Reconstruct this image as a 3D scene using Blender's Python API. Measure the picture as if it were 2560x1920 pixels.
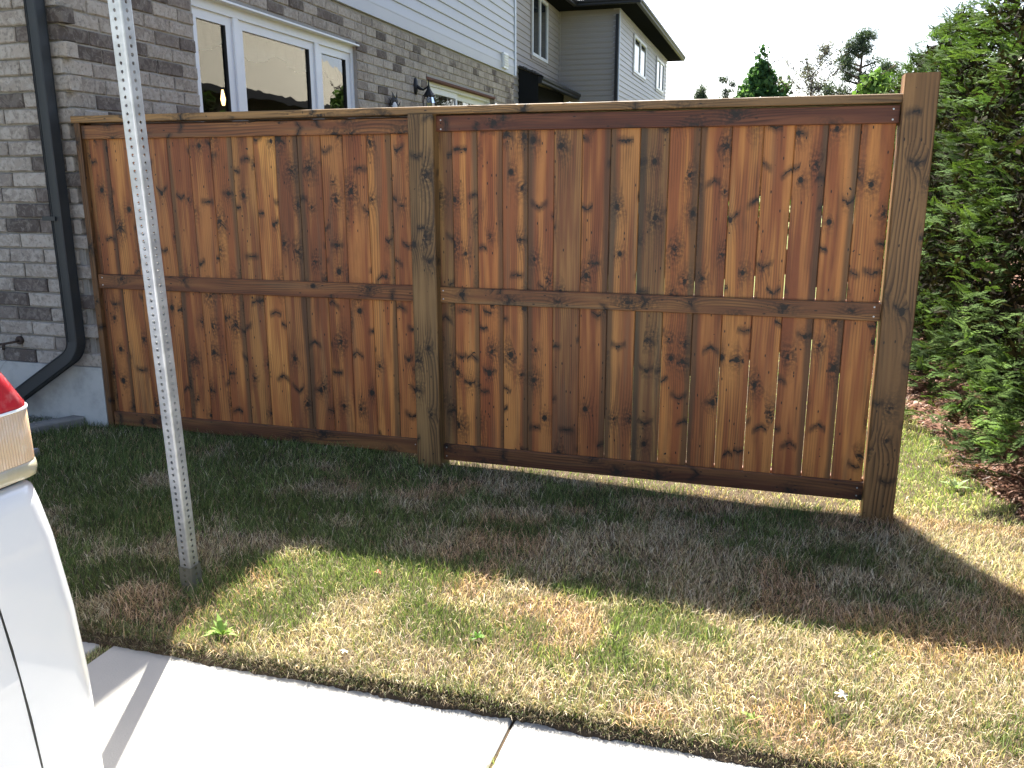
import bpy, math, random
import numpy as np
from mathutils import Vector, Matrix
R = math.radians
PI = math.pi
for o in list(bpy.data.objects): bpy.data.objects.remove(o)
sc = bpy.context.scene
COL = sc.collection

# ---------------------------------------------------------------- camera
cam = bpy.data.cameras.new('camera')
co = bpy.data.objects.new('camera', cam); COL.objects.link(co)
cam.sensor_width = 36.0
cam.lens = 36.0 * 2157.58 / 2560.0
cam.clip_start = 0.05; cam.clip_end = 2000
yaw, pitch, roll = R(-17.1459), R(13.5999), R(-0.1483)
fw = Vector((math.sin(yaw)*math.cos(pitch), math.cos(yaw)*math.cos(pitch), -math.sin(pitch)))
rt = Vector((math.cos(yaw), -math.sin(yaw), 0)); up = rt.cross(fw)
r2 = rt*math.cos(roll)+up*math.sin(roll); u2 = -rt*math.sin(roll)+up*math.cos(roll)
co.matrix_world = Matrix(((r2.x, u2.x, -fw.x, 4.0339), (r2.y, u2.y, -fw.y, -4.3247), (r2.z, u2.z, -fw.z, 1.5585), (0, 0, 0, 1)))
sc.camera = co

# ---------------------------------------------------------------- light
SUN = Vector((-0.30, 0.70, 1.0)).normalized()          # direction towards the sun
w = bpy.data.worlds.new('World'); sc.world = w; w.use_nodes = True
nt = w.node_tree; nt.nodes.clear()
wo = nt.nodes.new('ShaderNodeOutputWorld'); bg = nt.nodes.new('ShaderNodeBackground'); sky = nt.nodes.new('ShaderNodeTexSky')
sky.sky_type = 'NISHITA'; sky.sun_disc = False
sky.sun_elevation = math.asin(SUN.z); sky.sun_rotation = math.atan2(SUN.x, SUN.y)
sky.air_density = 0.8; sky.dust_density = 3.0; sky.ozone_density = 1.0
bg.inputs[1].default_value = 0.074
nt.links.new(sky.outputs[0], bg.inputs[0]); nt.links.new(bg.outputs[0], wo.inputs[0])
sl = bpy.data.lights.new('sun', 'SUN'); sl.energy = 5.0; sl.angle = R(0.53); sl.color = (1.0, 0.95, 0.86)
so = bpy.data.objects.new('sun', sl); COL.objects.link(so)
so.rotation_euler = SUN.to_track_quat('Z', 'Y').to_euler(); so.location = (-10, 20, 30)
sc.view_settings.view_transform = 'Standard'; sc.view_settings.look = 'None'
sc.view_settings.exposure = 2.55; sc.view_settings.gamma = 1.0; sc.view_settings.use_curve_mapping = False
sc.render.engine = 'CYCLES'

# ---------------------------------------------------------------- helpers
rng = random.Random(7)
class MB:
    def __init__(s): s.v = []; s.f = []
    def add(s, v, f):
        n = len(s.v); s.v += [tuple(p) for p in v]; s.f += [tuple(i+n for i in q) for q in f]
    def box(s, x0, x1, y0, y1, z0, z1):
        s.add([(x0,y0,z0),(x1,y0,z0),(x1,y1,z0),(x0,y1,z0),(x0,y0,z1),(x1,y0,z1),(x1,y1,z1),(x0,y1,z1)],
              [(3,2,1,0),(4,5,6,7),(0,1,5,4),(1,2,6,5),(2,3,7,6),(3,0,4,7)])
    def prism(s, prof, a0, a1, axis='z', caps=True):
        """prof: list of 2D points (CCW seen from +axis); extruded a0..a1"""
        n = len(prof)
        def P(p, a):
            if axis == 'z': return (p[0], p[1], a)
            if axis == 'x': return (a, p[0], p[1])
            return (p[1], a, p[0])
        v = [P(p, a0) for p in prof] + [P(p, a1) for p in prof]
        f = [(i, (i+1) % n, (i+1) % n + n, i+n) for i in range(n)]
        if caps: f += [tuple(range(n-1, -1, -1)), tuple(range(n, 2*n))]
        s.add(v, f)
    def cbox(s, x0, x1, y0, y1, z0, z1, c, axis='z'):
        """box with its four long edges chamfered"""
        if axis == 'z': a, b, e = (x0, x1), (y0, y1), (z0, z1)
        elif axis == 'x': a, b, e = (y0, y1), (z0, z1), (x0, x1)
        else: a, b, e = (z0, z1), (x0, x1), (y0, y1)
        p = [(a[0]+c, b[0]), (a[1]-c, b[0]), (a[1], b[0]+c), (a[1], b[1]-c), (a[1]-c, b[1]), (a[0]+c, b[1]), (a[0], b[1]-c), (a[0], b[0]+c)]
        s.prism(p, e[0], e[1], axis)
    def tube(s, pts, rad, n=6, close=True):
        pts = [Vector(p) for p in pts]
        if not isinstance(rad, (list, tuple)): rad = [rad]*len(pts)
        base = len(s.v); up0 = None
        for i, p in enumerate(pts):
            d = (pts[min(i+1, len(pts)-1)] - pts[max(i-1, 0)]).normalized()
            if up0 is None: up0 = Vector((0, 0, 1)) if abs(d.z) < .9 else Vector((1, 0, 0))
            a = d.cross(up0).normalized(); b = a.cross(d).normalized(); up0 = b
            for k in range(n):
                t = 2*PI*k/n; s.v.append(tuple(p + a*math.cos(t)*rad[i] + b*math.sin(t)*rad[i]))
        for i in range(len(pts)-1):
            for k in range(n):
                q = base+i*n; s.f.append((q+k, q+k+n, q+(k+1) % n+n, q+(k+1) % n))
        if close:
            s.f.append(tuple(base+k for k in range(n))); s.f.append(tuple(base+(len(pts)-1)*n+k for k in range(n-1, -1, -1)))
    def lathe(s, prof, c=(0, 0, 0), n=12, axis='z'):
        base = len(s.v)
        for r, z in prof:
            for k in range(n):
                t = 2*PI*k/n; x, y = r*math.cos(t), r*math.sin(t)
                if axis == 'z': p = (x, y, z)
                elif axis == 'x': p = (z, x, y)
                else: p = (y, z, x)
                s.v.append((p[0]+c[0], p[1]+c[1], p[2]+c[2]))
        for i in range(len(prof)-1):
            for k in range(n):
                q = base+i*n; s.f.append((q+k, q+(k+1) % n, q+(k+1) % n+n, q+k+n))
    def mesh(s, name, smooth=False):
        m = bpy.data.meshes.new(name); m.from_pydata(s.v, [], s.f); m.validate(); m.update()
        if smooth: m.polygons.foreach_set('use_smooth', [True]*len(m.polygons))
        return m

def link(name, mesh, mat=None, parent=None, loc=(0, 0, 0), rot=(0, 0, 0)):
    o = bpy.data.objects.new(name, mesh); COL.objects.link(o)
    if mat and mesh and not mesh.materials: mesh.materials.append(mat)
    if parent is not None:
        o.parent = parent
    o.location = loc; o.rotation_euler = rot
    return o
def tag(o, label=None, cat=None, group=None, kind=None):
    if label: o['label'] = label
    if cat: o['category'] = cat
    if group: o['group'] = group
    if kind: o['kind'] = kind
    return o
def thing(name, label, cat, loc=(0, 0, 0), rot=(0, 0, 0), group=None):
    o = bpy.data.objects.new(name, None); COL.objects.link(o); o.empty_display_size = .1
    o.location = loc; o.rotation_euler = rot
    return tag(o, label, cat, group)
def build(mb, name, mat, parent=None, loc=(0, 0, 0), rot=(0, 0, 0), smooth=False):
    return link(name, mb.mesh(name, smooth), mat, parent, loc, rot)

# ---- numpy value noise
_perm = np.random.RandomState(3).rand(256, 256)
def vnoise(x, y):
    xi = np.floor(x).astype(int); yi = np.floor(y).astype(int); fx = x-xi; fy = y-yi
    fx = fx*fx*(3-2*fx); fy = fy*fy*(3-2*fy)
    g = lambda a, b: _perm[a & 255, b & 255]
    return (g(xi, yi)*(1-fx)+g(xi+1, yi)*fx)*(1-fy)+(g(xi, yi+1)*(1-fx)+g(xi+1, yi+1)*fx)*fy
def fbm(x, y, o=3):
    s = 0; a = .5; t = 0
    for i in range(o): s = s+a*vnoise(x*2**i+17*i, y*2**i+31*i); t += a; a *= .5
    return s/t
def smooth(a, b, x):
    t = np.clip((x-a)/(b-a), 0, 1); return t*t*(3-2*t)
def gz(x, y):
    """height of the lawn"""
    x = np.asarray(x, float); y = np.asarray(y, float)
    z = -(.045*smooth(1.7, 2.3, x)*smooth(-.9, -.1, y)+.045*smooth(2.3, 4.6, x)*smooth(-1.9, -.3, y))
    z = z + .022*(fbm(x*1.3+5, y*1.3+9, 2)-.5)
    return z

# ---------------------------------------------------------------- node materials
class NT:
    def __init__(s, name, rough=.7, spec=.3):
        s.m = bpy.data.materials.new(name); s.m.use_nodes = True; s.t = s.m.node_tree
        s.b = s.t.nodes['Principled BSDF']; s.b.inputs['Roughness'].default_value = rough
        s.b.inputs['Specular IOR Level'].default_value = spec
        s.tc = None
    def n(s, typ, **kw):
        k = s.t.nodes.new(typ)
        for a, b in kw.items(): setattr(k, a, b)
        return k
    def set(s, inp, v):
        if hasattr(v, 'default_value') or hasattr(v, 'links'): s.t.links.new(v, inp)
        elif v is not None:
            if isinstance(v, (tuple, list)) and len(v) == 3 and inp.type == 'RGBA': v = tuple(v)+(1,)
            inp.default_value = v
    def obj(s):
        if not s.tc: s.tc = s.n('ShaderNodeTexCoord')
        return s.tc.outputs['Object']
    def math(s, op, a, b=None, c=None, clamp=False):
        k = s.n('ShaderNodeMath', operation=op, use_clamp=clamp); s.set(k.inputs[0], a)
        if b is not None: s.set(k.inputs[1], b)
        if c is not None: s.set(k.inputs[2], c)
        return k.outputs[0]
    def vmath(s, op, a, b=None):
        k = s.n('ShaderNodeVectorMath', operation=op); s.set(k.inputs[0], a)
        if b is not None: s.set(k.inputs[1], b)
        return k.outputs[0]
    def noise(s, vec, scale=1, detail=3, rough=.55, dist=0, out='Fac'):
        k = s.n('ShaderNodeTexNoise'); s.set(k.inputs['Vector'], vec); s.set(k.inputs['Scale'], scale)
        k.inputs['Detail'].default_value = detail; k.inputs['Roughness'].default_value = rough; k.inputs['Distortion'].default_value = dist
        return k.outputs[out]
    def xyz(s, v): 
        k = s.n('ShaderNodeSeparateXYZ'); s.set(k.inputs[0], v); return k.outputs
    def comb(s, x=0., y=0., z=0.):
        k = s.n('ShaderNodeCombineXYZ'); s.set(k.inputs[0], x); s.set(k.inputs[1], y); s.set(k.inputs[2], z); return k.outputs[0]
    def mix(s, f, a, b, blend='MIX'):
        k = s.n('ShaderNodeMix', data_type='RGBA', blend_type=blend); s.set(k.inputs[0], f); s.set(k.inputs[6], a); s.set(k.inputs[7], b); return k.outputs[2]
    def ss(s, a, b, x):
        k = s.n('ShaderNodeMapRange', interpolation_type='SMOOTHSTEP'); s.set(k.inputs[0], x); s.set(k.inputs[1], a); s.set(k.inputs[2], b); return k.outputs[0]
    def ramp(s, f, stops):
        k = s.n('ShaderNodeValToRGB'); s.set(k.inputs[0], f); e = k.color_ramp.elements
        while len(e) < len(stops): e.new(.5)
        for i, (p, c) in enumerate(stops): e[i].position = p; e[i].color = tuple(c)+(1,)
        return k.outputs[0]
    def rand(s):
        k = s.n('ShaderNodeObjectInfo'); return k.outputs['Random'], k.outputs['Color']
    def col(s, c): s.set(s.b.inputs['Base Color'], c); return s
    def bump(s, h, strength=.3, dist=.002):
        k = s.n('ShaderNodeBump'); s.set(k.inputs['Height'], h); s.set(k.inputs['Strength'], strength); s.set(k.inputs['Distance'], dist)
        s.t.links.new(k.outputs[0], s.b.inputs['Normal'])
    def rough(s, v): s.set(s.b.inputs['Roughness'], v)

def plain(name, c, rough=.6, spec=.3, var=.12, scale=20, metal=0, bump=.1):
    k = NT(name, rough, spec); n = k.noise(k.obj(), scale, 4)
    f = k.math('MULTIPLY_ADD', n, 2*var, 1-var)
    k.col(k.vmath('MULTIPLY', (c[0], c[1], c[2]), k.comb(f, f, f)))
    k.b.inputs['Metallic'].default_value = metal
    if bump: k.bump(k.noise(k.obj(), scale*8, 2), bump, .001)
    return k.m

def wood(name, axis, light, mid, dark, ringf=55., knotp=.45, contrast=1., grey=.25, lowa=6.5):
    k = NT(name, .5, .35); rnd, ocol = k.rand()
    o = k.xyz(k.obj())
    al = o[2] if axis == 'z' else o[0]
    ac = k.math('ADD', (o[0] if axis == 'z' else o[2]), k.math('MULTIPLY', o[1], .6))
    ac = k.math('MULTIPLY_ADD', rnd, 31.7, ac); alr = k.math('MULTIPLY_ADD', rnd, 57.3, al)
    low = k.noise(k.comb(k.math('MULTIPLY', ac, 7.), k.math('MULTIPLY', alr, .75), rnd), 1, 2)
    # knots and branch whorls, found by cell
    vv = k.comb(k.math('MULTIPLY', ac, 13.), k.math('MULTIPLY', alr, 4.2), 0.)
    vo = k.n('ShaderNodeTexVoronoi', voronoi_dimensions='2D', feature='F1'); k.set(vo.inputs['Vector'], vv); vo.inputs['Scale'].default_value = 1.0
    dv = k.xyz(k.vmath('SUBTRACT', vv, vo.outputs['Position'])); cc = k.xyz(vo.outputs['Color'])
    dx = k.math('DIVIDE', dv[0], 13.); dz = k.math('DIVIDE', dv[1], 4.2)
    wig = k.noise(k.comb(k.math('MULTIPLY', ac, 60.), k.math('MULTIPLY', alr, 60.), 0.), 1, 2)
    wg = k.math('MULTIPLY_ADD', wig, .03, -.015)
    d = k.math('SQRT', k.math('ADD', k.math('MULTIPLY', dx, dx), k.math('POWER', k.math('MULTIPLY', dz, .8), 2.)))
    dd = k.math('ADD', d, k.math('MULTIPLY', wg, .6))
    on = k.math('LESS_THAN', cc[0], knotp)
    rad = k.math('MULTIPLY_ADD', k.math('POWER', cc[1], 1.7), .017, .005)
    knot = k.math('MULTIPLY', on, k.math('SUBTRACT', 1., k.ss(k.math('MULTIPLY', rad, .45), rad, dd)))
    halo = k.math('MULTIPLY', on, k.math('MULTIPLY', k.math('EXPONENT', k.math('MULTIPLY', d, k.math('MULTIPLY_ADD', cc[2], -34., -17.))), k.ss(.3, .62, wig)))
    # wings: V-shaped dark scars
    m = k.math('MULTIPLY_ADD', cc[2], 1.8, -.9)
    h = k.math('ABSOLUTE', k.math('ADD', k.math('SUBTRACT', dz, k.math('MULTIPLY', k.math('ABSOLUTE', dx), m)), wg))
    won = k.math('LESS_THAN', k.math('FRACT', k.math('MULTIPLY', cc[0], 7.3)), .30)
    wl = k.math('MULTIPLY_ADD', k.math('FRACT', k.math('MULTIPLY', cc[1], 9.1)), .045, .018)
    wt = k.math('MULTIPLY', k.ss(.25, .75, k.noise(k.comb(k.math('MULTIPLY', ac, 35.), k.math('MULTIPLY', alr, 35.), 5.), 1, 2)), .021)
    wing = k.math('MULTIPLY', k.math('MULTIPLY', k.math('SUBTRACT', 1., k.ss(.0005, wt, h)), k.math('SUBTRACT', 1., k.ss(k.math('MULTIPLY', wl, .5), wl, k.math('ABSOLUTE', dx)))), won)
    wingh = k.math('MULTIPLY', k.math('MULTIPLY', k.math('SUBTRACT', 1., k.ss(.0, .035, h)), k.math('SUBTRACT', 1., k.ss(.03, .06, k.math('ABSOLUTE', dx)))), k.math('MULTIPLY', won, .65))
    pv = k.n('ShaderNodeTexVoronoi', voronoi_dimensions='2D', feature='F1'); k.set(pv.inputs['Vector'], k.comb(k.math('MULTIPLY', ac, 42.), k.math('MULTIPLY', alr, 15.), 0.)); pv.inputs['Scale'].default_value = 1.
    pc = k.xyz(pv.outputs['Color']); pin = k.math('MULTIPLY', k.math('LESS_THAN', pc[0], .08), k.math('SUBTRACT', 1., k.ss(.06, .16, pv.outputs['Distance'])))
    # growth rings bending round the knots
    bend = k.math('MULTIPLY', k.math('EXPONENT', k.math('MULTIPLY', d, -32.)), k.math('MULTIPLY', on, 2.2))
    ph = k.math('ADD', k.math('ADD', k.math('MULTIPLY', ac, ringf), k.math('MULTIPLY', low, lowa)), bend)
    ring = k.math('FRACT', ph)
    line = k.math('MULTIPLY', k.ss(.25, .85, ring), k.math('SUBTRACT', 1., k.ss(.88, 1., ring)))
    fib = k.noise(k.comb(k.math('MULTIPLY', ac, 330.), k.math('MULTIPLY', alr, 7.), 0.), 1, 2)
    band = k.noise(k.comb(k.math('MULTIPLY', ac, 17.), k.math('MULTIPLY', alr, .9), 3.), 1, 2)
    patch = k.noise(k.comb(k.math('MULTIPLY', ac, 12.), k.math('MULTIPLY', alr, 3.), 7.), 1, 3)
    c = k.mix(k.ss(.38, .60, band), light, mid)
    lm = k.noise(k.comb(k.math('MULTIPLY', ac, 7.), k.math('MULTIPLY', alr, 2.), 11.), 1, 1)
    c = k.mix(k.math('MULTIPLY', line, k.math('MULTIPLY', k.ss(.35, .6, lm), .75*contrast)), c, dark)
    c = k.mix(k.math('MULTIPLY', k.ss(.5, .85, fib), .35), c, dark)
    c = k.mix(k.math('MULTIPLY', k.ss(.55, .8, patch), .42), c, tuple(x*.8 for x in dark))
    st = k.noise(k.comb(k.math('MULTIPLY', ac, 24.), k.math('MULTIPLY', alr, 1.5), 29.), 1, 3, .6)
    c = k.mix(k.math('MULTIPLY', k.ss(.56, .74, st), .5), c, tuple(x*.9 for x in dark))
    if axis == 'z' and ringf == 80.:
        sd = k.math('SIGN', k.math('SUBTRACT', k.math('FRACT', k.math('MULTIPLY', rnd, 13.7)), .5)); wn = k.noise(k.comb(0., k.math('MULTIPLY', alr, 1.2), 9.), 1, 2)
        ed = k.ss(.034, .056, k.math('ADD', k.math('MULTIPLY', o[0], sd), k.math('MULTIPLY_ADD', wn, .05, -.022)))
        c = k.mix(k.math('MULTIPLY', ed, k.math('MULTIPLY', k.math('GREATER_THAN', k.math('FRACT', k.math('MULTIPLY', rnd, 29.3)), .3), .8)), c, (.080, .047, .023))
    pg = k.noise(k.comb(k.math('MULTIPLY', ac, 20.), k.math('MULTIPLY', alr, 1.0), 19.), 1, 1)
    c = k.mix(k.math('MULTIPLY', k.ss(.58, .7, pg), grey), c, (.13, .105, .062))
    c = k.vmath('MULTIPLY', c, ocol)
    dk = k.math('MAXIMUM', k.math('MAXIMUM', k.math('MAXIMUM', knot, pin), wing), k.math('MAXIMUM', k.math('MULTIPLY', halo, 1.15), wingh))
    c = k.mix(k.math('MULTIPLY', dk, 1.12, clamp=True), c, (.012, .008, .006))
    k.col(c)
    k.rough(k.math('MULTIPLY_ADD', fib, .25, .38))
    k.bump(k.math('ADD', k.math('MULTIPLY', line, -.6), k.math('ADD', fib, k.math('MULTIPLY', dk, -.8))), .35, .0012)
    return k.m

M = {}
M['board'] = wood('stained_board', 'z', (.42, .185, .055), (.235, .078, .027), (.050, .020, .010), ringf=80., contrast=.62, knotp=.42, lowa=4.5)
M['rail'] = wood('stained_rail', 'x', (.215, .095, .034), (.125, .046, .019), (.038, .016, .008), ringf=70, knotp=.5)
M['post'] = wood('rough_post', 'z', (.205, .128, .056), (.14, .084, .036), (.038, .020, .009), ringf=62., knotp=.35, contrast=1.1, grey=.15, lowa=7.)
M['cap'] = wood('cap_wood', 'x', (.30, .16, .06), (.17, .095, .042), (.055, .03, .014), ringf=60., knotp=.6, grey=.35)

def brickmat():
    k = NT('tumbled_brick', .9, .15); rnd, oc = k.rand(); o = k.obj()
    oo = k.vmath('ADD', o, k.comb(k.math('MULTIPLY', rnd, 40.), k.math('MULTIPLY', rnd, 17.), k.math('MULTIPLY', rnd, 71.)))
    base = k.ramp(rnd, [(0., (.085, .068, .058)), (.17, (.125, .10, .086)), (.27, (.25, .212, .178)), (.62, (.30, .258, .216)), (1., (.37, .32, .27))])
    n1 = k.noise(oo, 14, 5, .65, 1.2); n2 = k.noise(oo, 45, 3); n3 = k.noise(oo, 26, 3, .6, 1.2)
    c = k.mix(k.math('MULTIPLY', k.ss(.47, .57, n1), k.math('MULTIPLY_ADD', k.ss(.2, .3, rnd), .42, .18)), base, (.42, .375, .32))
    c = k.mix(k.math('MULTIPLY', k.ss(.55, .75, n3), .45), c, (.40, .36, .31))
    c = k.mix(k.math('MULTIPLY', k.math('SUBTRACT', 1., k.ss(.32, .5, n2)), .45), c, (.09, .075, .065))
    k.col(c); k.bump(k.math('ADD', n1, k.math('MULTIPLY', n2, .6)), .7, .004); return k.m
M['brick'] = brickmat()
def brickstuff():
    k = NT('brick_mass', .9, .15)
    at = k.n('ShaderNodeAttribute', attribute_name='tone'); r = at.outputs['Fac']; oo = k.obj()
    base = k.ramp(r, [(0., (.085, .068, .058)), (.17, (.125, .10, .086)), (.27, (.25, .212, .178)), (.62, (.30, .258, .216)), (1., (.37, .32, .27))])
    n1 = k.noise(oo, 9, 4, .6, .6); n2 = k.noise(oo, 45, 3)
    c = k.mix(k.math('MULTIPLY', k.ss(.45, .62, n1), .5), base, (.42, .375, .32))
    c = k.mix(k.math('MULTIPLY', k.math('SUBTRACT', 1., k.ss(.32, .5, n2)), .45), c, (.09, .075, .065))
    k.col(c); k.bump(k.math('ADD', n1, k.math('MULTIPLY', n2, .6)), .6, .004); return k.m
M['brickstuff'] = brickstuff()
M['mortar'] = plain('mortar', (.33, .305, .27), .95, .1, .2, 30, bump=.6)
M['parging'] = (lambda k: (k.col(k.mix(k.math('MULTIPLY', k.ss(.42, .7, k.noise(k.obj(), 5, 5, .65)), .75), (.44, .43, .40), (.27, .265, .25))), k.bump(k.noise(k.obj(), 40, 4), .4, .003), k.m)[-1])(NT('parging', .9, .15))
M['siding'] = plain('light_siding', (.385, .395, .425), .45, .35, .03, 4)
M['siding_trim'] = plain('siding_trim', (.50, .55, .66), .4, .35, .03, 4)
M['taupe'] = plain('taupe_siding', (.29, .265, .245), .5, .3, .03, 4)  # tone lowered to hold the shade under the eaves
M['skylit_siding'] = plain('skylit_siding', (.40, .395, .41), .5, .3, .03, 4)  # same siding as taupe; skylight on that side is put into the paler tone
M['white'] = plain('white_vinyl', (.66, .68, .71), .35, .4, .03, 6)
M['black_metal'] = plain('black_metal', (.018, .019, .021), .5, .25, .1, 8)
M['downspout'] = plain('downspout_metal', (.032, .034, .035), .5, .35, .1, 6)
M['dark_trim'] = plain('dark_fascia', (.015, .016, .018), .8, .1, .1, 6)
M['soffit'] = plain('dark_soffit', (.016, .017, .018), 1., .0, .1, 6)
M['brown_steel'] = plain('brown_steel', (.10, .035, .018), .7, .2, .3, 15)
M['curtain'] = (lambda k: (k.col(k.mix(k.noise(k.vmath('MULTIPLY', k.obj(), (1., 3., 40.)), 6, 3), (.55, .51, .44), (.7, .65, .58))), k.bump(k.noise(k.vmath('MULTIPLY', k.obj(), (1., 200., 200.)), 1, 2), .3, .002), k.m)[-1])(NT('valance_cloth', .9, .1))
M['white_curtain'] = plain('sheer_curtain', (.7, .7, .7), .9, .1, .1, 20)
M['room'] = plain('room_wall', (.05, .047, .044), .9, .1, .2, 2)
M['shingle'] = plain('shingle', (.27, .255, .205), .95, .1, .25, 30, bump=.6)
M['dark_shingle'] = plain('dark_shingle', (.07, .068, .066), .95, .1, .3, 30, bump=.6)
M['light_shingle'] = plain('light_shingle', (.28, .275, .27), .95, .1, .2, 30, bump=.6)
M['bark'] = plain('bark', (.11, .085, .065), .95, .1, .35, 25, bump=.8)
M['rust'] = plain('rusty_flange', (.05, .032, .024), .7, .3, .3, 60)
M['chrome'] = plain('chrome', (.6, .6, .58), .25, .5, .1, 60, metal=1)
M['soil'] = (lambda k: (k.col(k.mix(k.noise(k.obj(), 14, 5, .7), (.022, .016, .011), (.085, .062, .04))), k.bump(k.noise(k.obj(), 60, 5), .8, .01), k.m)[-1])(NT('soil_and_thatch', .95, .1))
M['mulch'] = (lambda k: (k.col(k.mix(k.noise(k.vmath('MULTIPLY', k.obj(), (40., 90., 40.)), 1, 4, .7), (.035, .018, .012), (.16, .085, .058))), k.bump(k.noise(k.obj(), 70, 4), 1., .012), k.m)[-1])(NT('mulch_bed', .95, .1))
def glass(name, tint=(.02, .023, .025), mixf=.55):
    k = NT(name, .02, .5); t = k.t
    g = k.n('ShaderNodeBsdfGlossy'); g.inputs['Roughness'].default_value = .01; g.inputs['Color'].default_value = (1, 1, 1, 1)
    tr = k.n('ShaderNodeBsdfTransparent'); tr.inputs['Color'].default_value = (mixf, mixf, mixf, 1)
    fr = k.n('ShaderNodeFresnel'); fr.inputs['IOR'].default_value = 1.6
    f2 = k.math('MINIMUM', k.math('MULTIPLY', fr.outputs[0], 1.5), 1.)
    mx = k.n('ShaderNodeMixShader'); t.links.new(f2, mx.inputs[0]); t.links.new(tr.outputs[0], mx.inputs[1]); t.links.new(g.outputs[0], mx.inputs[2])
    wv = k.noise(k.obj(), 2.5, 2); b = k.n('ShaderNodeBump'); b.inputs['Strength'].default_value = .08; b.inputs['Distance'].default_value = .02
    t.links.new(wv, b.inputs['Height']); t.links.new(b.outputs[0], g.inputs['Normal'])
    t.links.new(mx.outputs[0], t.nodes['Material Output'].inputs[0]); return k.m
M['glass'] = glass('window_glass')
def galv():
    k = NT('galvanised_steel', .35, .5); n = k.noise(k.obj(), 18, 4, .6); z = k.xyz(k.obj())[2]
    c = k.mix(k.ss(.35, .65, n), (.44, .46, .48), (.56, .58, .60))
    low = k.math('SUBTRACT', 1., k.ss(.0, .6, k.math('ADD', z, k.math('MULTIPLY', n, .3))))
    c = k.mix(k.math('MULTIPLY', low, .8), c, (.24, .225, .185))
    k.col(c); k.b.inputs['Metallic'].default_value = .55; k.rough(k.math('MULTIPLY_ADD', n, .25, .33)); return k.m
M['galv'] = galv()
M['sleeve'] = plain('weathered_steel', (.15, .145, .115), .65, .3, .35, 40, metal=.3, bump=.4)
def concrete():
    k = NT('sidewalk_concrete', .9, .2); o = k.obj(); n = k.noise(o, 3, 5, .65); n2 = k.noise(o, 160, 3, .7)
    c = k.mix(n, (.27, .262, .24), (.33, .322, .30)); c = k.mix(k.math('MULTIPLY', k.ss(.6, .8, n2), .35), c, (.19, .18, .165))
    sp = k.n('ShaderNodeTexVoronoi'); k.set(sp.inputs['Vector'], o); sp.inputs['Scale'].default_value = 22
    cs = k.xyz(sp.outputs['Color'])
    dot = k.math('MULTIPLY', k.math('LESS_THAN', sp.outputs['Distance'], .09), k.math('LESS_THAN', cs[0], .12))
    c = k.mix(dot, c, (.12, .10, .085))
    k.col(c); k.bump(k.math('ADD', n2, k.math('MULTIPLY', n, .6)), .5, .003); return k.m
M['concrete'] = concrete()
def leafmat(name, attr='col', trans=.35, rough=.5, spec=.3):
    k = NT(name, rough, spec); at = k.n('ShaderNodeAttribute', attribute_name=attr)
    k.col(at.outputs['Color']); tl = k.n('ShaderNodeBsdfTranslucent'); k.t.links.new(k.vmath('MULTIPLY', at.outputs['Color'], (1.25, 1.35, .7)), tl.inputs['Color'])
    mx = k.n('ShaderNodeMixShader'); mx.inputs[0].default_value = trans
    k.t.links.new(k.b.outputs[0], mx.inputs[1]); k.t.links.new(tl.outputs[0], mx.inputs[2]); k.t.links.new(mx.outputs[0], k.t.nodes['Material Output'].inputs[0])
    return k.m
M['grass'] = leafmat('grass_blades', trans=.3, rough=.6, spec=.2)
M['leaf'] = leafmat('foliage', trans=.25, rough=.85, spec=.06)
M['car_paint'] = (lambda k: (k.col((.60, .61, .62)), k.b.inputs.__getitem__('Coat Weight').__setattr__('default_value', .8), k.m)[-1])(NT('white_car_paint', .28, .5))
M['tyre'] = plain('tyre_rubber', (.02, .02, .02), .85, .2, .2, 30)
M['rim'] = plain('alloy', (.5, .5, .5), .35, .5, .05, 20, metal=.8)
M['plastic'] = plain('black_plastic', (.02, .02, .02), .6, .3, .1, 20)
M['car_glass'] = plain('car_glass', (.02, .025, .028), .05, .6, .05, 5, bump=0)
def lens(name, c, rim=.0):
    k = NT(name, .15, .5); n = k.noise(k.obj(), 30, 4, .6); k.col(k.mix(k.math('MULTIPLY', k.ss(.45, .7, n), .3), c, tuple(min(1, x*.6+.25) for x in c)))
    k.b.inputs['Subsurface Weight'].default_value = .3; k.b.inputs['Subsurface Radius'].default_value = (.02, .01, .005); k.b.inputs['Coat Weight'].default_value = .5
    return k.m
M['lens_red'] = lens('red_lens', (.33, .018, .03)); M['lens_amber'] = lens('clear_amber_lens', (.52, .38, .25)); M['lens_rim'] = lens('yellowed_rim', (.34, .31, .22))

# ---------------------------------------------------------------- ground
def setcol(me, name, arr):
    a = me.attributes.new(name, 'FLOAT_COLOR', 'POINT'); c = np.ones((len(arr), 4), np.float32); c[:, :3] = arr; a.data.foreach_set('color', c.ravel())
def gridmesh(name, xs, ys, zf):
    X, Y = np.meshgrid(xs, ys); Z = zf(X, Y); v = np.stack([X, Y, Z], -1).reshape(-1, 3); nx = len(xs); ny = len(ys)
    i = np.arange((ny-1)*(nx-1)); r = i//(nx-1); c = i % (nx-1); a = r*nx+c
    m = bpy.data.meshes.new(name); m.from_pydata(v.tolist(), [], np.stack([a, a+1, a+nx+1, a+nx], -1).tolist()); m.update()
    m.polygons.foreach_set('use_smooth', [True]*len(m.polygons)); return m
g = MB(); S = 900
g.add([(-S, -S, -.16), (S, -S, -.16), (S, S, -.16), (-S, S, -.16)], [(0, 1, 2, 3)])
M['far_grass'] = (lambda k: (k.col(k.mix(k.noise(k.obj(), .8, 6, .7), (.08, .10, .03), (.17, .17, .07))), k.bump(k.noise(k.obj(), 30, 4), .7, .03), k.m)[-1])(NT('distant_grass', .95, .1))
tag(build(g, 'ground', M['far_grass']), kind='structure')
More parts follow.
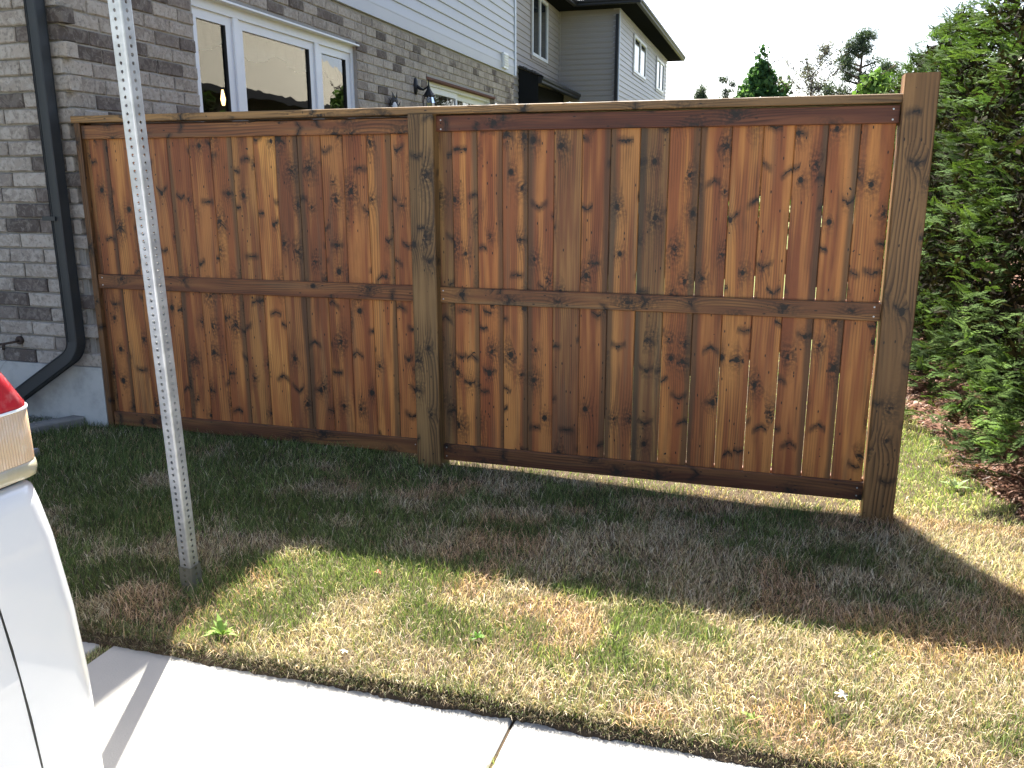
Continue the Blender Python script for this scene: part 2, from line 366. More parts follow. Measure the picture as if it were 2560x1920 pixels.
xs = np.concatenate([np.linspace(-12, -.7, 12), np.linspace(-.6, 6.4, 71), np.linspace(6.8, 22, 20)])
ys = np.concatenate([np.linspace(-2.112, 3.4, 60), np.linspace(3.8, 40, 40)])
lawn = link('lawn_soil', gridmesh('lawn_soil', xs, ys, lambda X, Y: gz(X, Y) - .004), M['soil']); tag(lawn, kind='structure')
bk = MB(); NX = 900; rr0 = np.random.RandomState(9)               # the turf's cut edge crumbling against the pavement
ex = np.linspace(-2, 9, NX+1); jag = fbm(ex*14, ex*0+3, 3)*.030+rr0.rand(NX+1)*.008
for j, (yo, zo, kj) in enumerate(((0, 0, 0), (-.006, -.012, .1), (-.010, -.022, .6), (-.013, -.034, 1.), (-.014, -.06, 1.))):
    for i in range(NX+1):
        zt = float(gz(ex[i], -2.112))-.004; bk.v.append((ex[i], -2.112+yo-jag[i]*kj, zt if j == 0 else min(zt, -.003+zo+.006*rr0.rand())))
for j in range(4):
    for i in range(NX): q = j*(NX+1)+i; bk.f.append((q, q+NX+1, q+NX+2, q+1))
build(bk, 'turf_edge', M['soil'], lawn)
ys2 = np.linspace(3.4, 60, 60)
fl = link('backyard_lawn', gridmesh('backyard_lawn', np.linspace(-.1, 5.5, 12), np.linspace(4.3, 45, 60), lambda X, Y: gz(X, Y)+.004), M['far_grass']); tag(fl, kind='structure')
# pavement: slabs with open joints
pv = MB(); pv.box(-9, 14, -14, -2.11, -.14, -.046); pave = build(pv, 'pavement', M['soil']); tag(pave, kind='structure')
def slab(x0, x1, y0, y1, z=-.036):
    m = MB(); c = .006; hx, hy = (x1-x0)/2, (y1-y0)/2
    m.add([(-hx, -hy, -.07), (hx, -hy, -.07), (hx, hy, -.07), (-hx, hy, -.07), (-hx, -hy, -c), (hx, -hy, -c), (hx, hy, -c), (-hx, hy, -c),
           (-hx+c, -hy+c, 0), (hx-c, -hy+c, 0), (hx-c, hy-c, 0), (-hx+c, hy-c, 0)],
          [(0, 1, 5, 4), (1, 2, 6, 5), (2, 3, 7, 6), (3, 0, 4, 7), (4, 5, 9, 8), (5, 6, 10, 9), (6, 7, 11, 10), (7, 4, 8, 11), (8, 9, 10, 11)])
    build(m, 'slab', M['concrete'], pave, ((x0+x1)/2, (y0+y1)/2, z))
jx = [-5.57, -4.08, -2.59, -1.1, .38, 1.872, 3.36, 4.85, 6.34, 7.83, 9.32]
for a, b in zip(jx[:-1], jx[1:]):
    slab(a+(.024 if abs(a-1.872) < .01 else .005), b-(.024 if abs(b-1.872) < .01 else .005), -3.62, -2.124)
for i in range(-2, 3):
    for j in range(3): slab(i*2.98+.387, (i+1)*2.98+.373, -3.636-(j+1)*2.98+.016, -3.636-j*2.98)
# mulch bed under the hedge
def bedz(X, Y):
    e = 5.02+.12*np.clip((1.9-Y), -2, 3)*1.15+.05*np.sin(Y*5.)
    return gz(X, Y)+.006+(.09*smooth(0, .55, X-e)-.05*smooth(.0, -.12, X-e)-.3*smooth(-.1, -.3, X-e))+.03*(fbm(X*9, Y*9, 2)-.5)
tag(link('mulch_bed', gridmesh('mulch_bed', np.linspace(4.6, 8.2, 60), np.linspace(-1.3, 14, 160), bedz), M['mulch']), kind='structure')
rs = np.random.RandomState(5)
def chips(n, fx, size, cols, name, mat, zf, kind='stuff'):
    P = fx(n); a = rs.rand(n)*2*PI; t = (rs.rand(n)-.5)*1.2; L = size*(.4+rs.rand(n)); W = L*(.2+.3*rs.rand(n))
    ax = np.stack([np.cos(a)*np.cos(t), np.sin(a)*np.cos(t), np.sin(t)], -1); ay = np.stack([-np.sin(a), np.cos(a), (rs.rand(n)-.5)*.8], -1)
    C = np.stack([P[:, 0], P[:, 1], zf(P[:, 0], P[:, 1])+.006+.012*rs.rand(n)], -1)
    v = np.stack([C-ax*L[:, None]-ay*W[:, None], C+ax*L[:, None]-ay*W[:, None]*.7, C+ax*L[:, None]*.8+ay*W[:, None], C-ax*L[:, None]+ay*W[:, None]*.8], 1).reshape(-1, 3)
    m = bpy.data.meshes.new(name); m.from_pydata(v.tolist(), [], (np.arange(n)[:, None]*4+np.arange(4)).tolist()); m.update()
    cols = np.array(cols); c = cols[rs.randint(0, len(cols), n)]*(.7+.6*rs.rand(n))[:, None]; setcol(m, 'col', np.repeat(c, 4, 0))
    return m
def bedpts(n):
    y = -1.2+6.5*rs.rand(n); e = 5.02+.12*np.clip((1.9-y), -2, 3)*1.15; x = e-.1+1.2*rs.rand(n)**1.3; return np.stack([x, y], -1)
tag(link('mulch_chips', chips(14000, bedpts, .016, [(.20, .10, .065), (.13, .065, .045), (.26, .165, .12), (.07, .04, .028)], 'mulch_chips', M['grass'], bedz), M['grass']),
    'red-brown shredded bark mulch under the cedar hedge', 'mulch', kind='stuff')

# ---------------------------------------------------------------- house (brick, foreground left)
TH = R(2.2897); XW = -.0466
def W(u, n, z): return (XW - u*math.sin(TH) + n*math.cos(TH), u*math.cos(TH) + n*math.sin(TH), z)
BP = .0928; Z0 = 2.512 - 23*BP                                       # course pitch, top of foundation
house = thing('brick_house', 'brick house with light vinyl upper siding at the left end of the fence', 'house', (XW, 0, 0))
def HL(p): return (p[0]-XW, p[1], p[2])
# local frames: front wall (faces -Y), side wall (faces +X, rotated)
m = MB(); m.box(-7, -.024, .024, .2, Z0, 5.45)
m.prism([(x, y) for x, y in [(-.2, .0), (0, 0), (0, 0)]][:0] or [(0, 0), (.001, 0), (.001, .001)], 0, .001)
build(m, 'wall', M['mortar'], house)
# side wall backing with openings (u, z rectangles)
op = [(1.35, 4.12, 1.25, 2.845), (6.18, 9.22, .25, 2.745)]
m = MB()
def wallpanel(m, u0, u1, z0, z1, holes, n0, n1):
    us = sorted({u0, u1, *[h[0] for h in holes], *[h[1] for h in holes]}); zs = sorted({z0, z1, *[h[2] for h in holes], *[h[3] for h in holes]})
    for a, b in zip(us[:-1], us[1:]):
        for c, d in zip(zs[:-1], zs[1:]):
            if not any(a >= h[0]-1e-6 and b <= h[1]+1e-6 and c >= h[2]-1e-6 and d <= h[3]+1e-6 for h in holes): m.box(n0, n1, a, b, c, d)
wallpanel(m, .03, 10.41, -.1, 3.18, op, -.2, -.012)
m.box(-.2, -.03, .2, 10.40, 3.18, 5.45)
side = build(m, 'wall', M['mortar'], house, (0, 0, 0), (0, 0, TH))
m = MB(); m.box(-7, .012, -.012, .2, -.3, Z0+.004); build(m, 'foundation', M['parging'], house, (.03, 0, 0))
# bricks
BL, BH, BD = .257, .082, .09
def brickmesh(L, seed):
    r = random.Random(seed); m = MB(); c = .006; nz = 3; nx = 5
    # front face as small uneven grid with rounded-off arrises, x along, y outwards = -Y
    vs = []; fs = []
    for j in range(nz+3):
        for i in range(nx+3):
            fx = [0, 0, *[(k+1)/(nx+1) for k in range(nx-1)], 1, 1][i] if False else None
    xs_ = [0, c, *[c+(L-2*c)*(k/4.) for k in (1, 2, 3)], L-c, L]; zs_ = [0, c, BH*.5, BH-c, BH]
    for j, z in enumerate(zs_):
        for i, x in enumerate(xs_):
            edge = i in (0, len(xs_)-1) or j in (0, len(zs_)-1)
            y = (c*1.1 if edge else 0)+r.uniform(-.0016, .0022)
            jx = r.uniform(-.0022, .0022) if i in (0, 6) else 0; jz = r.uniform(-.002, .002) if j in (0, 4) else 0
            vs.append((x-L/2+jx, y, z-BH/2+jz))
    W_ = len(xs_)
    for j in range(len(zs_)-1):
        for i in range(W_-1): fs.append((j*W_+i, j*W_+i+1, (j+1)*W_+i+1, (j+1)*W_+i))
    n = len(vs); cor = [(-L/2, BD, -BH/2), (L/2, BD, -BH/2), (L/2, BD, BH/2), (-L/2, BD, BH/2)]; vs += cor
    bl, br, tr, tl = 0, W_-1, W_*len(zs_)-1, W_*(len(zs_)-1)
    bot = list(range(bl, br+1)); top = list(range(tl, tr+1)); lf = [k*W_ for k in range(len(zs_))]; rg = [k*W_+W_-1 for k in range(len(zs_))]
    fs.append(tuple(bot[::-1]+[n, n+1])); fs.append(tuple(top+[n+2, n+3])); fs.append(tuple(lf+[n+3, n])); fs.append(tuple(rg[::-1]+[n+1, n+2]))
    m.add(vs, fs); return m
LV = [brickmesh(BL, s).mesh('brick') for s in range(10)]
HV = {}
for q in LV: q.materials.append(M['brick'])
def hv(L, s):
    key = (round(L, 2), s % 3)
    if key not in HV:
        HV[key] = brickmesh(key[0], 50+s).mesh('brick'); HV[key].materials.append(M['brick'])
    return HV[key]
PITCH = BL+.0102
def rows(u0, u1, z0i, z1i, start):
    """yield (u_center, z_center, length) for running bond; start(k) gives first offset"""
    for kk in range(z0i, z1i):
        z = Z0+kk*BP+.0054+BH/2; u = start(kk); 
        while u < u1-.03:
            a = max(u, u0); b = min(u+BL, u1)
            if b-a > .035: yield kk, (a+b)/2, z, b-a
            u += PITCH
def cutholes(u, z, L, holes):
    a, b = u-L/2, u+L/2
    for h in holes:
        if h[2]-.01 < z < h[3]+.002 and b > h[0]+.002 and a < h[1]-.002:
            if a < h[0]-.03: return [((a+h[0])/2, h[0]-a)] + ([((b+h[1])/2, b-h[1])] if b > h[1]+.03 else [])
            if b > h[1]+.03: return [((b+h[1])/2, b-h[1])]
            return []
    return [(u, L)]
cand = []; far = []
# front: laid from the corner leftwards.  distance along = -x
for kk, u, z, L in rows(0, 6.9, 0, 55, lambda k: (0. if k % 2 == 0 else .1)):
    if z > 3.16: continue
    dist = u; it = ('f', u, z, L)
    (cand if u < 1.15 and z < 2.75 else far).append((dist, it))
for kk, u, z, L in rows(0, 10.4, 8, 31, lambda k: (.1 if k % 2 == 0 else 0.)):
    if z > 3.2: continue
    for u_, L_ in cutholes(u, z, L, op):
        it = ('s', u_, z, L_)
        vis = z > 1.86 and (z < 3.2) and z < 2.62+u_*.2
        (cand if vis and u_ < 7 else far).append((u_+1, it))
cand.sort(key=lambda t: t[0]); far += cand[300:]; cand = cand[:300]
def bpose(it, jit):
    k, u, z, L = it
    if k == 'f': return (-u, jit, z), 0.
    p = W(u, -jit, z); return p, PI/2+TH
for i, (d, it) in enumerate(cand):
    p, rz = bpose(it, rng.uniform(-.002, .003)); L = it[3]
    me = LV[i % 10] if L > BL-.004 else hv(L, i)
    link('brick', me, None, house, HL(p), (rng.uniform(-.012, .012), rng.uniform(-.004, .004), rz+rng.uniform(-.006, .006)))
sm = MB(); tones = []
for i, (d, it) in enumerate(far):
    p, rz = bpose(it, rng.uniform(-.002, .003)); L = it[3]; c, s_ = math.cos(rz), math.sin(rz)
    v = [(-L/2, .004, -BH/2), (L/2, .004, -BH/2), (L/2, .004, BH/2), (-L/2, .004, BH/2), (-L/2+.005, 0, -BH/2+.005), (L/2-.005, 0, -BH/2+.005), (L/2-.005, 0, BH/2-.005), (-L/2+.005, 0, BH/2-.005),
         (-L/2, .05, -BH/2), (L/2, .05, -BH/2), (L/2, .05, BH/2), (-L/2, .05, BH/2)]
    sm.add([(p[0]-XW+x*c-y*s_, p[1]+x*s_+y*c, p[2]+zz) for x, y, zz in v], [(4, 5, 6, 7), (0, 1, 5, 4), (1, 2, 6, 5), (2, 3, 7, 6), (3, 0, 4, 7), (8, 9, 1, 0), (9, 10, 2, 1), (10, 11, 3, 2), (11, 8, 0, 3)])
    tones += [rng.random()]*12
me = sm.mesh('brickwork'); a = me.attributes.new('tone', 'FLOAT', 'POINT'); a.data.foreach_set('value', tones)
tag(link('brickwork', me, M['brickstuff'], house), kind='stuff')
# vinyl siding, each course a board
def sidingboard(u0, u1, z, h, n0=.0, lap=.014):
    m = MB()
    m.prism([(n0, 0), (n0+lap, 0), (n0+lap, .006), (n0+.002, h+.004), (n0-.006, h+.004)], u0, u1, 'y') if False else None
    # profile in (n, z)
    p = [(n0-.01, 0), (n0+lap, 0), (n0+lap+.001, .012), (n0+lap*.55, h*.62), (n0+lap*.25, h*.64), (n0, h-.001), (n0-.01, h-.001)]
    m.add([(a, u0, b) for a, b in p]+[(a, u1, b) for a, b in p], [(i, (i+1) % 7, (i+1) % 7+7, i+7) for i in range(7)]+[(6, 5, 4, 3, 2, 1, 0), (7, 8, 9, 10, 11, 12, 13)])
    return m
sb = sidingboard(.0, 10.40, 0, .134)
sbm = sb.mesh('siding_board'); sbm.materials.append(M['siding'])
for k in range(16): link('siding_board', sbm, None, house, (0, 0, 3.313+.134*k), (0, 0, TH))
m = MB(); m.box(-.02, .022, 0, 10.42, 3.186, 3.196); m.box(-.02, .012, 0, 10.42, 3.196, 3.313)
build(m, 'siding_trim', M['siding'], house, (0, 0, 0), (0, 0, TH))
m = MB(); m.cbox(-.01, .03, 10.40, 10.475, 3.19, 5.45, .006); build(m, 'corner_post', M['siding_trim'], house, (0, 0, 0), (0, 0, TH))
m = MB()
for k in range(17): m.prism([(-.012, 3.19+.134*k), (-.026, 3.19+.134*k), (-.014, 3.324+.134*k), (-.0, 3.324+.134*k)], -7, 0, 'x')
build(m, 'front_siding', M['siding'], house)['kind'] = 'stuff'
# roof
m = MB(); e = .48; rf = [(-7.4, -.42, 5.45), (e, -.42, 5.45), (e, 10.9, 5.45), (-7.4, 10.9, 5.45), (-3.5, 3.5, 7.6), (-3.5, 7, 7.6)]
m.add(rf, [(0, 1, 4), (1, 2, 5, 4), (2, 3, 5), (3, 0, 4, 5), (3, 2, 1, 0)]); build(m, 'roof', M['dark_shingle'], house)
m = MB(); m.box(-7.45, e+.02, -.46, -.42, 5.3, 5.44); m.box(e, e+.04, -.42, 10.94, 5.3, 5.44); build(m, 'gutter', M['dark_trim'], house)
# window: frame, sashes, panes
def winframe(u0, u1, z0, z1, nf, mull, name='window'):
    fr = MB(); t = .05
    fr.box(nf-.07, nf, u0, u1, z1-.085, z1-.012); fr.box(nf-.07, nf, u0, u0+t, z0, z1-.085); fr.box(nf-.07, nf, u1-t, u1, z0, z1-.085)
    fr.box(nf-.07, nf, u0+t, u1-t, z0, z0+t)
    for a, b in mull: fr.cbox(nf-.068, nf-.002, a, b, z0+t, z1-.085, .006)
    fr.box(nf-.02, .03, u0-.02, u1+.005, z1-.012, z1+.002)
    wn = build(fr, name, M['white'], house, (0, 0, 0), (0, 0, TH)); return wn
wn = winframe(1.35, 4.12, 1.25, 2.845, -.045, [(1.94, 2.02), (3.30, 3.385)])
for a, b in ((1.40, 1.94), (2.02, 3.30), (3.385, 4.07)):
    s = MB(); n0, n1 = -.095, -.066; s0 = .075
    s.box(n0, n1, a, b, 2.69, 2.76); s.box(n0, n1, a, a+s0, 1.37, 2.69); s.box(n0, n1, b-s0-.01, b, 1.37, 2.69); s.box(n0, n1, a, b, 1.30, 1.37)
    sa = build(s, 'sash', M['white'], wn)
    s = MB(); s.box(-.094, -.09, a+s0-.012, b-s0+.004, 2.678, 2.696); s.box(-.094, -.066, b-s0-.02, b-s0-.0101, 1.37, 2.69); build(s, 'gasket', M['plastic'], wn)
    s = MB(); s.add([(-.085, a+s0-.01, 1.36), (-.085, b-s0, 1.36), (-.085, b-s0, 2.70), (-.085, a+s0-.01, 2.70)], [(0, 1, 2, 3)]); build(s, 'pane', M['glass'], wn)
# valance behind the glass, scalloped
def scallop(u0, u1, n, ztop, depth, amp):
    m = MB(); N = 60; v = []
    for i in range(N+1):
        u = u0+(u1-u0)*i/N; t = (i/N*n) % 1; zb = ztop-depth-amp*math.sin(PI*t); nn = -.26+.02*math.sin(i*1.7)
        for j in range(5): v.append((nn+.01*math.sin(i*.9+j), u, ztop+(zb-ztop)*j/4.))
    f = [(i*5+j, (i+1)*5+j, (i+1)*5+j+1, i*5+j+1) for i in range(N) for j in range(4)]
    m.add(v, f); return m
s = scallop(1.36, 4.1, 3.4, 2.78, .15, .12); build(s, 'valance', M['curtain'], wn, smooth=True)
s = MB(); s.tube([(-.5, 2.43, 2.15), (-.5, 2.43, 2.20), (-.5, 2.43, 2.28)], [.012, .022, .008], 10)
k = NT('lit_bulb'); k.b.inputs['Emission Color'].default_value = (1., .62, .25, 1); k.b.inputs['Emission Strength'].default_value = 1.6; k.col((.8, .6, .3)); 
build(s, 'lamp_bulb', k.m, wn, smooth=True)
# dark room behind
s = MB(); s.add([(-.2, 1.3, 1.1), (-.2, 4.2, 1.1), (-3.0, 4.2, 1.1), (-3.0, 1.3, 1.1), (-.2, 1.3, 2.9), (-.2, 4.2, 2.9), (-3.0, 4.2, 2.9), (-3.0, 1.3, 2.9)], [(0, 1, 2, 3), (4, 7, 6, 5), (1, 5, 6, 2), (2, 6, 7, 3), (3, 7, 4, 0)])
build(s, 'room', M['room'], house, (0, 0, 0), (0, 0, TH))
# patio door
s = MB(); u0, u1, z1 = 6.18, 9.22, 2.745; nf = -.08
s.box(nf-.08, nf, u0, u1, z1-.07, z1-.02); s.box(nf-.08, nf, u0, u0+.05, .25, z1-.07); s.box(nf-.08, nf, u1-.05, u1, .25, z1-.07)
s.box(nf-.085, nf-.005, u0, u1, .25, .32)
dr = build(s, 'patio_door', M['white'], house, (0, 0, 0), (0, 0, TH))
s = MB(); s.box(-.19, .006, u0-.03, u1+.02, z1-.02, z1+.006); build(s, 'lintel', M['brown_steel'], dr)
for a, b, n0, dz in ((u0+.05, 7.66, -.105, .0), (7.6, u1-.05, -.15, .02)):
    s = MB(); s.box(n0-.03, n0, a, b, 2.60, 2.672); s.box(n0-.03, n0, a, a+.07, .34, 2.6); s.box(n0-.03, n0, b-.07, b, .34, 2.6); s.box(n0-.03, n0, a, b, .32, .42)
    build(s, 'door_panel', M['white'], dr)
    s = MB(); s.add([(n0-.015, a+.07, .42), (n0-.015, b-.07, .42), (n0-.015, b-.07, 2.6), (n0-.015, a+.07, 2.6)], [(0, 1, 2, 3)]); build(s, 'pane', M['glass'], dr)
s = MB(); N = 60
v = [(-.33+.035*math.sin(i*1.3), 6.3+i*.011, z) for i in range(N) for z in (.4, 2.45)]
s.add(v, [(2*i, 2*i+2, 2*i+3, 2*i+1) for i in range(N-1)]); build(s, 'curtain', M['white_curtain'], dr, smooth=True)
s = MB(); s.add([(-.25, 6.1, .2), (-.25, 9.3, .2), (-2.5, 9.3, .2), (-2.5, 6.1, .2), (-.25, 6.1, 2.75), (-.25, 9.3, 2.75), (-2.5, 9.3, 2.75), (-2.5, 6.1, 2.75)], [(0, 1, 2, 3), (4, 7, 6, 5), (1, 5, 6, 2), (2, 6, 7, 3), (3, 7, 4, 0)])
build(s, 'room', M['room'], house, (0, 0, 0), (0, 0, TH))
# vent hood box
s = MB(); s.cbox(.0, .05, 9.60, 9.88, 3.235, 3.47, .008); 
vb = build(s, 'vent_cover', M['white'], house, (0, 0, 0), (0, 0, TH))
s = MB()
for i in range(5): s.add([(.051, 9.62, 3.26+i*.038), (.051, 9.86, 3.26+i*.038), (.060, 9.86, 3.283+i*.038), (.060, 9.62, 3.283+i*.038), (.051, 9.62, 3.29+i*.038), (.051, 9.86, 3.29+i*.038)], [(0, 1, 2, 3), (3, 2, 5, 4)])
build(s, 'louvre', M['white'], vb)
# downspout
def rectpipe(path, w, d, m):
    """path of (x, y, z, ax, az) with ax,az = in-plane normal direction"""
    base = len(m.v)
    for (x, y, z, ax, az) in path:
        for sx, sy in ((-1, -1), (1, -1), (1, 1), (-1, 1)):
            for q in ((0, 1), (1, 0)):
                cx = sx*(w/2-(.006 if q[0] ^ (sx*sy > 0) else 0)); cy = sy*(d/2-(.006 if q[1] ^ (sx*sy > 0) else 0))
                m.v.append((x+cx*ax, y+cy, z+cx*az))
    n = 8
    for i in range(len(path)-1):
        for k in range(n): m.f.append((base+i*n+k, base+i*n+(k+1) % n, base+(i+1)*n+(k+1) % n, base+(i+1)*n+k))
m = MB(); X0 = -.127; Y0 = -.064
path = [(X0, Y0, 5.3, 1, 0), (X0, Y0, .56, 1, 0)]
for i in range(1, 9):
    t = i/8*R(57); rr = .13; path.append((X0-rr*(1-math.cos(t)), Y0-.01*i/8, .56-rr*math.sin(t), math.cos(t), -math.sin(t)*-1 if False else math.sin(t)*-1))
t = R(57); lx, lz = path[-1][0], path[-1][2]
path.append((lx-.66*math.sin(t), Y0-.05, lz-.66*math.cos(t), math.cos(t), -math.sin(t)))
rectpipe(path, .082, .082, m)
build(m, 'downspout', M['downspout'], house, (-XW, 0, 0))
ds = house.children[-1]
m = MB(); m.box(X0-.046, X0+.046, Y0-.047, .0, 1.30, 1.325); m.box(X0-.075, X0-.046, -.012, -.002, 1.296, 1.33); build(m, 'bracket', M['downspout'], ds)
m = MB(); m.box(X0+.026, X0+.029, Y0-.0425, Y0-.0405, .56, 5.2); build(m, 'seam', M['soffit'], ds)

# garden tap
t_ = thing('garden_tap', 'outdoor garden tap with a round rusty flange on the brick wall', 'tap', (-.633, 0, .528))
m = MB(); m.lathe([(0, -.02), (.024, -.02), (.028, -.014), (.028, 0.0)], n=20, axis='y'); build(m, 'flange', M['rust'], t_, smooth=False)
m = MB(); m.tube([(0, -.01, 0), (0, -.05, -.004), (-.045, -.085, -.012), (-.09, -.1, -.016)], .008, 8); m.tube([(-.05, -.09, -.012), (-.052, -.092, -.05)], [.011, .009], 8); build(m, 'spout', M['rust'], t_, smooth=True)
m = MB(); m.lathe([(.0, -.004), (.022, -.004), (.024, 0), (.022, .004), (0, .004)], c=(-.1, -.105, -.012), n=14, axis='x'); build(m, 'handle', M['chrome'], t_)

# wall lantern
lp = W(5.75, 0, 2.60)
L_ = thing('wall_lantern', 'black carriage lantern mounted on the brick beside the patio door', 'lantern', lp, (0, 0, TH))
m = MB(); m.lathe([(0, 0.0), (.055, 0.0), (.058, .012), (.035, .028), (0, .03)], n=20, axis='x')
for v_ in range(len(m.v)): x, y, z = m.v[v_]; m.v[v_] = (x, y, z*1.75)
build(m, 'backplate', M['black_metal'], L_, smooth=True)
m = MB(); m.tube([(.02, 0, .0), (.06, 0, -.03), (.10, 0, -.045), (.15, 0, -.02), (.17, 0, .0)], [.02, .018, .013, .01, .01], 8)
m.lathe([(.006, .13), (.010, .12), (.005, .11), (.008, .09), (.012, .06), (.02, .03), (.035, 0), (.072, -.05), (.085, -.058), (.06, -.062)], c=(.17, 0, -.06), n=8); build(m, 'lantern_roof', M['black_metal'], L_)
m = MB(); m.lathe([(.055, -.12), (.075, -.20), (.068, -.32), (.045, -.40)], c=(.17, 0, 0), n=8); build(m, 'lantern_glass', M['glass'], L_)
m = MB()
for i in range(8):
    a = 2*PI*i/8; pts = [(.17+r_*math.cos(a), r_*math.sin(a), z) for r_, z in ((.057, -.12), (.077, -.20), (.070, -.32), (.047, -.40))]; m.tube(pts, .004, 4)
m.lathe([(.0, -.46), (.02, -.44), (.05, -.40), (.05, -.39), (0, -.39)], c=(.17, 0, 0), n=8); build(m, 'cage', M['black_metal'], L_)
# sun face ornament
sp = W(4.98, .03, 2.28)
S_ = thing('wall_ornament', 'dark metal sun ornament with wavy rays on the brick wall', 'wall ornament', sp, (0, 0, TH))
m = MB(); m.lathe([(0, .035), (.05, .03), (.085, .015), (.095, 0)], n=20, axis='x'); build(m, 'face', M['galv'], S_, smooth=True)
m = MB()
for i in range(18):
    a = 2*PI*i/18+.1; L1 = .20 if i % 2 else .15; pts = []
    for j in range(6):
        r_ = .085+(L1-.085)*j/5; aa = a+.07*math.sin(j*1.6); pts.append((.01, r_*math.cos(aa), r_*math.sin(aa)))
    m.tube(pts, [.014, .014, .011, .008, .005, .002], 5)
build(m, 'ray', M['black_metal'], S_)['kind'] = 'stuff'

# ---------------------------------------------------------------- neighbour house
nb = thing('neighbour_house', 'two storey house with taupe siding and dark eaves beyond the brick house', 'house', (-1.0, 14, 0))
def NL(p): return (p[0]+1.0, p[1]-14, p[2])
def seg(P, Q): 
    d = Vector((Q[0]-P[0], Q[1]-P[1], 0)); return d.length, math.atan2(d.y, d.x)
def sidedwall(P, Q, z0, z1, mat, pitchz=.128, phase=0.):
    L, a = seg(P, Q); mb = MB(); n = 0
    p = [(.01, 0), (-.014, 0), (-.015, .012), (-.007, pitchz*.64), (-.003, pitchz*.66), (0, pitchz-.001), (.01, pitchz-.001)]
    mb.add([(0, x, z) for x, z in p]+[(L, x, z) for x, z in p], [(i, (i+1) % 7, (i+1) % 7+7, i+7) for i in range(7)]+[tuple(range(7)), tuple(range(13, 6, -1))])
    me = mb.mesh('siding_board'); me.materials.append(mat); z = z0+phase
    while z < z1-.02:
        link('siding_board', me, None, nb, NL((P[0], P[1], z)), (0, 0, a)); z += pitchz
    b = MB(); b.box(0, L, .008, .15, -.2, z1); build(b, 'wall', mat, nb, NL((P[0], P[1], 0)), (0, 0, a))
A0 = (-1.40, 11.2); A1 = (-1.742, 18.56); B1 = (-.19, 18.56); C1 = (-.345, 29.0)
def onseg(P, Q, t): return (P[0]+(Q[0]-P[0])*t, P[1]+(Q[1]-P[1])*t)
sidedwall(A0, A1, 2.9, 5.60, M['taupe']); sidedwall(A1, B1, 2.9, 5.60, M['taupe']); sidedwall(B1, C1, 2.9, 5.62, M['skylit_siding'])
# windows on it
def nbwindow(P, Q, y0, y1, z0, z1):
    L, a = seg(P, Q); s0 = (y0-P[1])/(Q[1]-P[1])*L; s1 = (y1-P[1])/(Q[1]-P[1])*L
    f = MB(); t = .07; mid = (s0+s1)/2
    f.box(s0, s1, -.05, .0, z1-t, z1); f.box(s0, s1, -.05, .0, z0, z0+t); f.box(s0, s0+t, -.05, .0, z0+t, z1-t); f.box(s1-t, s1, -.05, .0, z0+t, z1-t); f.box(mid-.045, mid+.045, -.048, .0, z0+t, z1-t)
    wf = build(f, 'window', M['white'], nb, NL((P[0], P[1], 0)), (0, 0, a))
    f = MB(); f.box(s0-.04, s1+.03, -.03, -.016, z0-.07, z0-.003); f.box(s0-.05, s0-.003, -.03, -.016, z0-.07, z1+.04); build(f, 'trim', M['taupe'] if P is A0 else M['skylit_siding'], wf)
    for u_, v_ in ((s0+t, mid-.045), (mid+.045, s1-t)):
        f = MB(); f.add([(u_, -.022, z0+t), (v_, -.022, z0+t), (v_, -.022, z1-t), (u_, -.022, z1-t)], [(0, 1, 2, 3)]); build(f, 'pane', M['car_glass'], wf)
        f = MB(); f.box(u_+.02, u_+(v_-u_)*.45, -.0205, -.0195, z0+t, z1-t); build(f, 'curtain', M['white_curtain'], wf)
nbwindow(A0, A1, 15.40, 17.02, 4.17, 5.52); nbwindow(B1, C1, 20.9, 23.3, 4.35, 5.33); nbwindow(B1, C1, 25.9, 27.9, 4.35, 5.33)
# corner pipe, inner corner trim
m = MB(); m.cbox(-.26, -.185, 18.44, 18.535, 0, 5.45, .008); build(m, 'downspout', M['black_metal'], nb, NL((0, 0, 0)))
m = MB(); m.cbox(-.19, -.165, 18.54, 18.60, 2.9, 5.55, .004); build(m, 'corner_post', M['siding_trim'], nb, NL((0, 0, 0)))
m = MB(); m.box(-1.742, -1.705, 18.515, 18.545, 2.9, 5.56); build(m, 'corner_trim', M['taupe'], nb, NL((0, 0, 0)))
# eaves: soffit, fascia, gutter, roof
ov = .5; E = [(-1.22, 11.0), (-1.24, 18.04), (.31, 18.04), (.155, 29.5)]
m = MB()
m.add([(-5, 11.0, 5.6), (E[0][0], E[0][1], 5.6), (E[1][0], E[1][1], 5.6), (-5, 18.04, 5.6), (E[2][0], E[2][1], 5.6), (E[3][0], E[3][1], 5.6), (-5, 29.5, 5.6)], [(0, 1, 2, 3), (3, 2, 4, 5, 6)])
build(m, 'soffit', M['soffit'], nb, NL((0, 0, 0)))
m = MB()
def gut(P, Q, mb, z=5.6):
    L, a = seg(P, Q); c, s_ = math.cos(a), math.sin(a)
    pr = [(0, 0), (-.07, 0), (-.085, .015), (-.085, .05), (-.115, .08), (-.12, .13), (-.11, .135), (-.1, .125), (0, .125)]
    v = []
    for x in (0, L): v += [(P[0]+x*c-y*s_, P[1]+x*s_+y*c, z+zz) for y, zz in pr]
    n = len(pr); mb.add(v, [(i, (i+1) % n, (i+1) % n+n, i+n) for i in range(n)]+[tuple(range(n)), tuple(range(2*n-1, n-1, -1))])
gut(E[0], E[1], m); build(m, 'gutter', M['black_metal'], nb, NL((0, 0, 0)))
m = MB(); gut((E[1][0]-.12, E[1][1]), (E[2][0]+.12, E[2][1]), m); build(m, 'gutter', M['black_metal'], nb, NL((0, 0, 0)))
m = MB(); gut(E[2], E[3], m); build(m, 'gutter', M['black_metal'], nb, NL((0, 0, 0)))
m = MB(); rr = 5.735
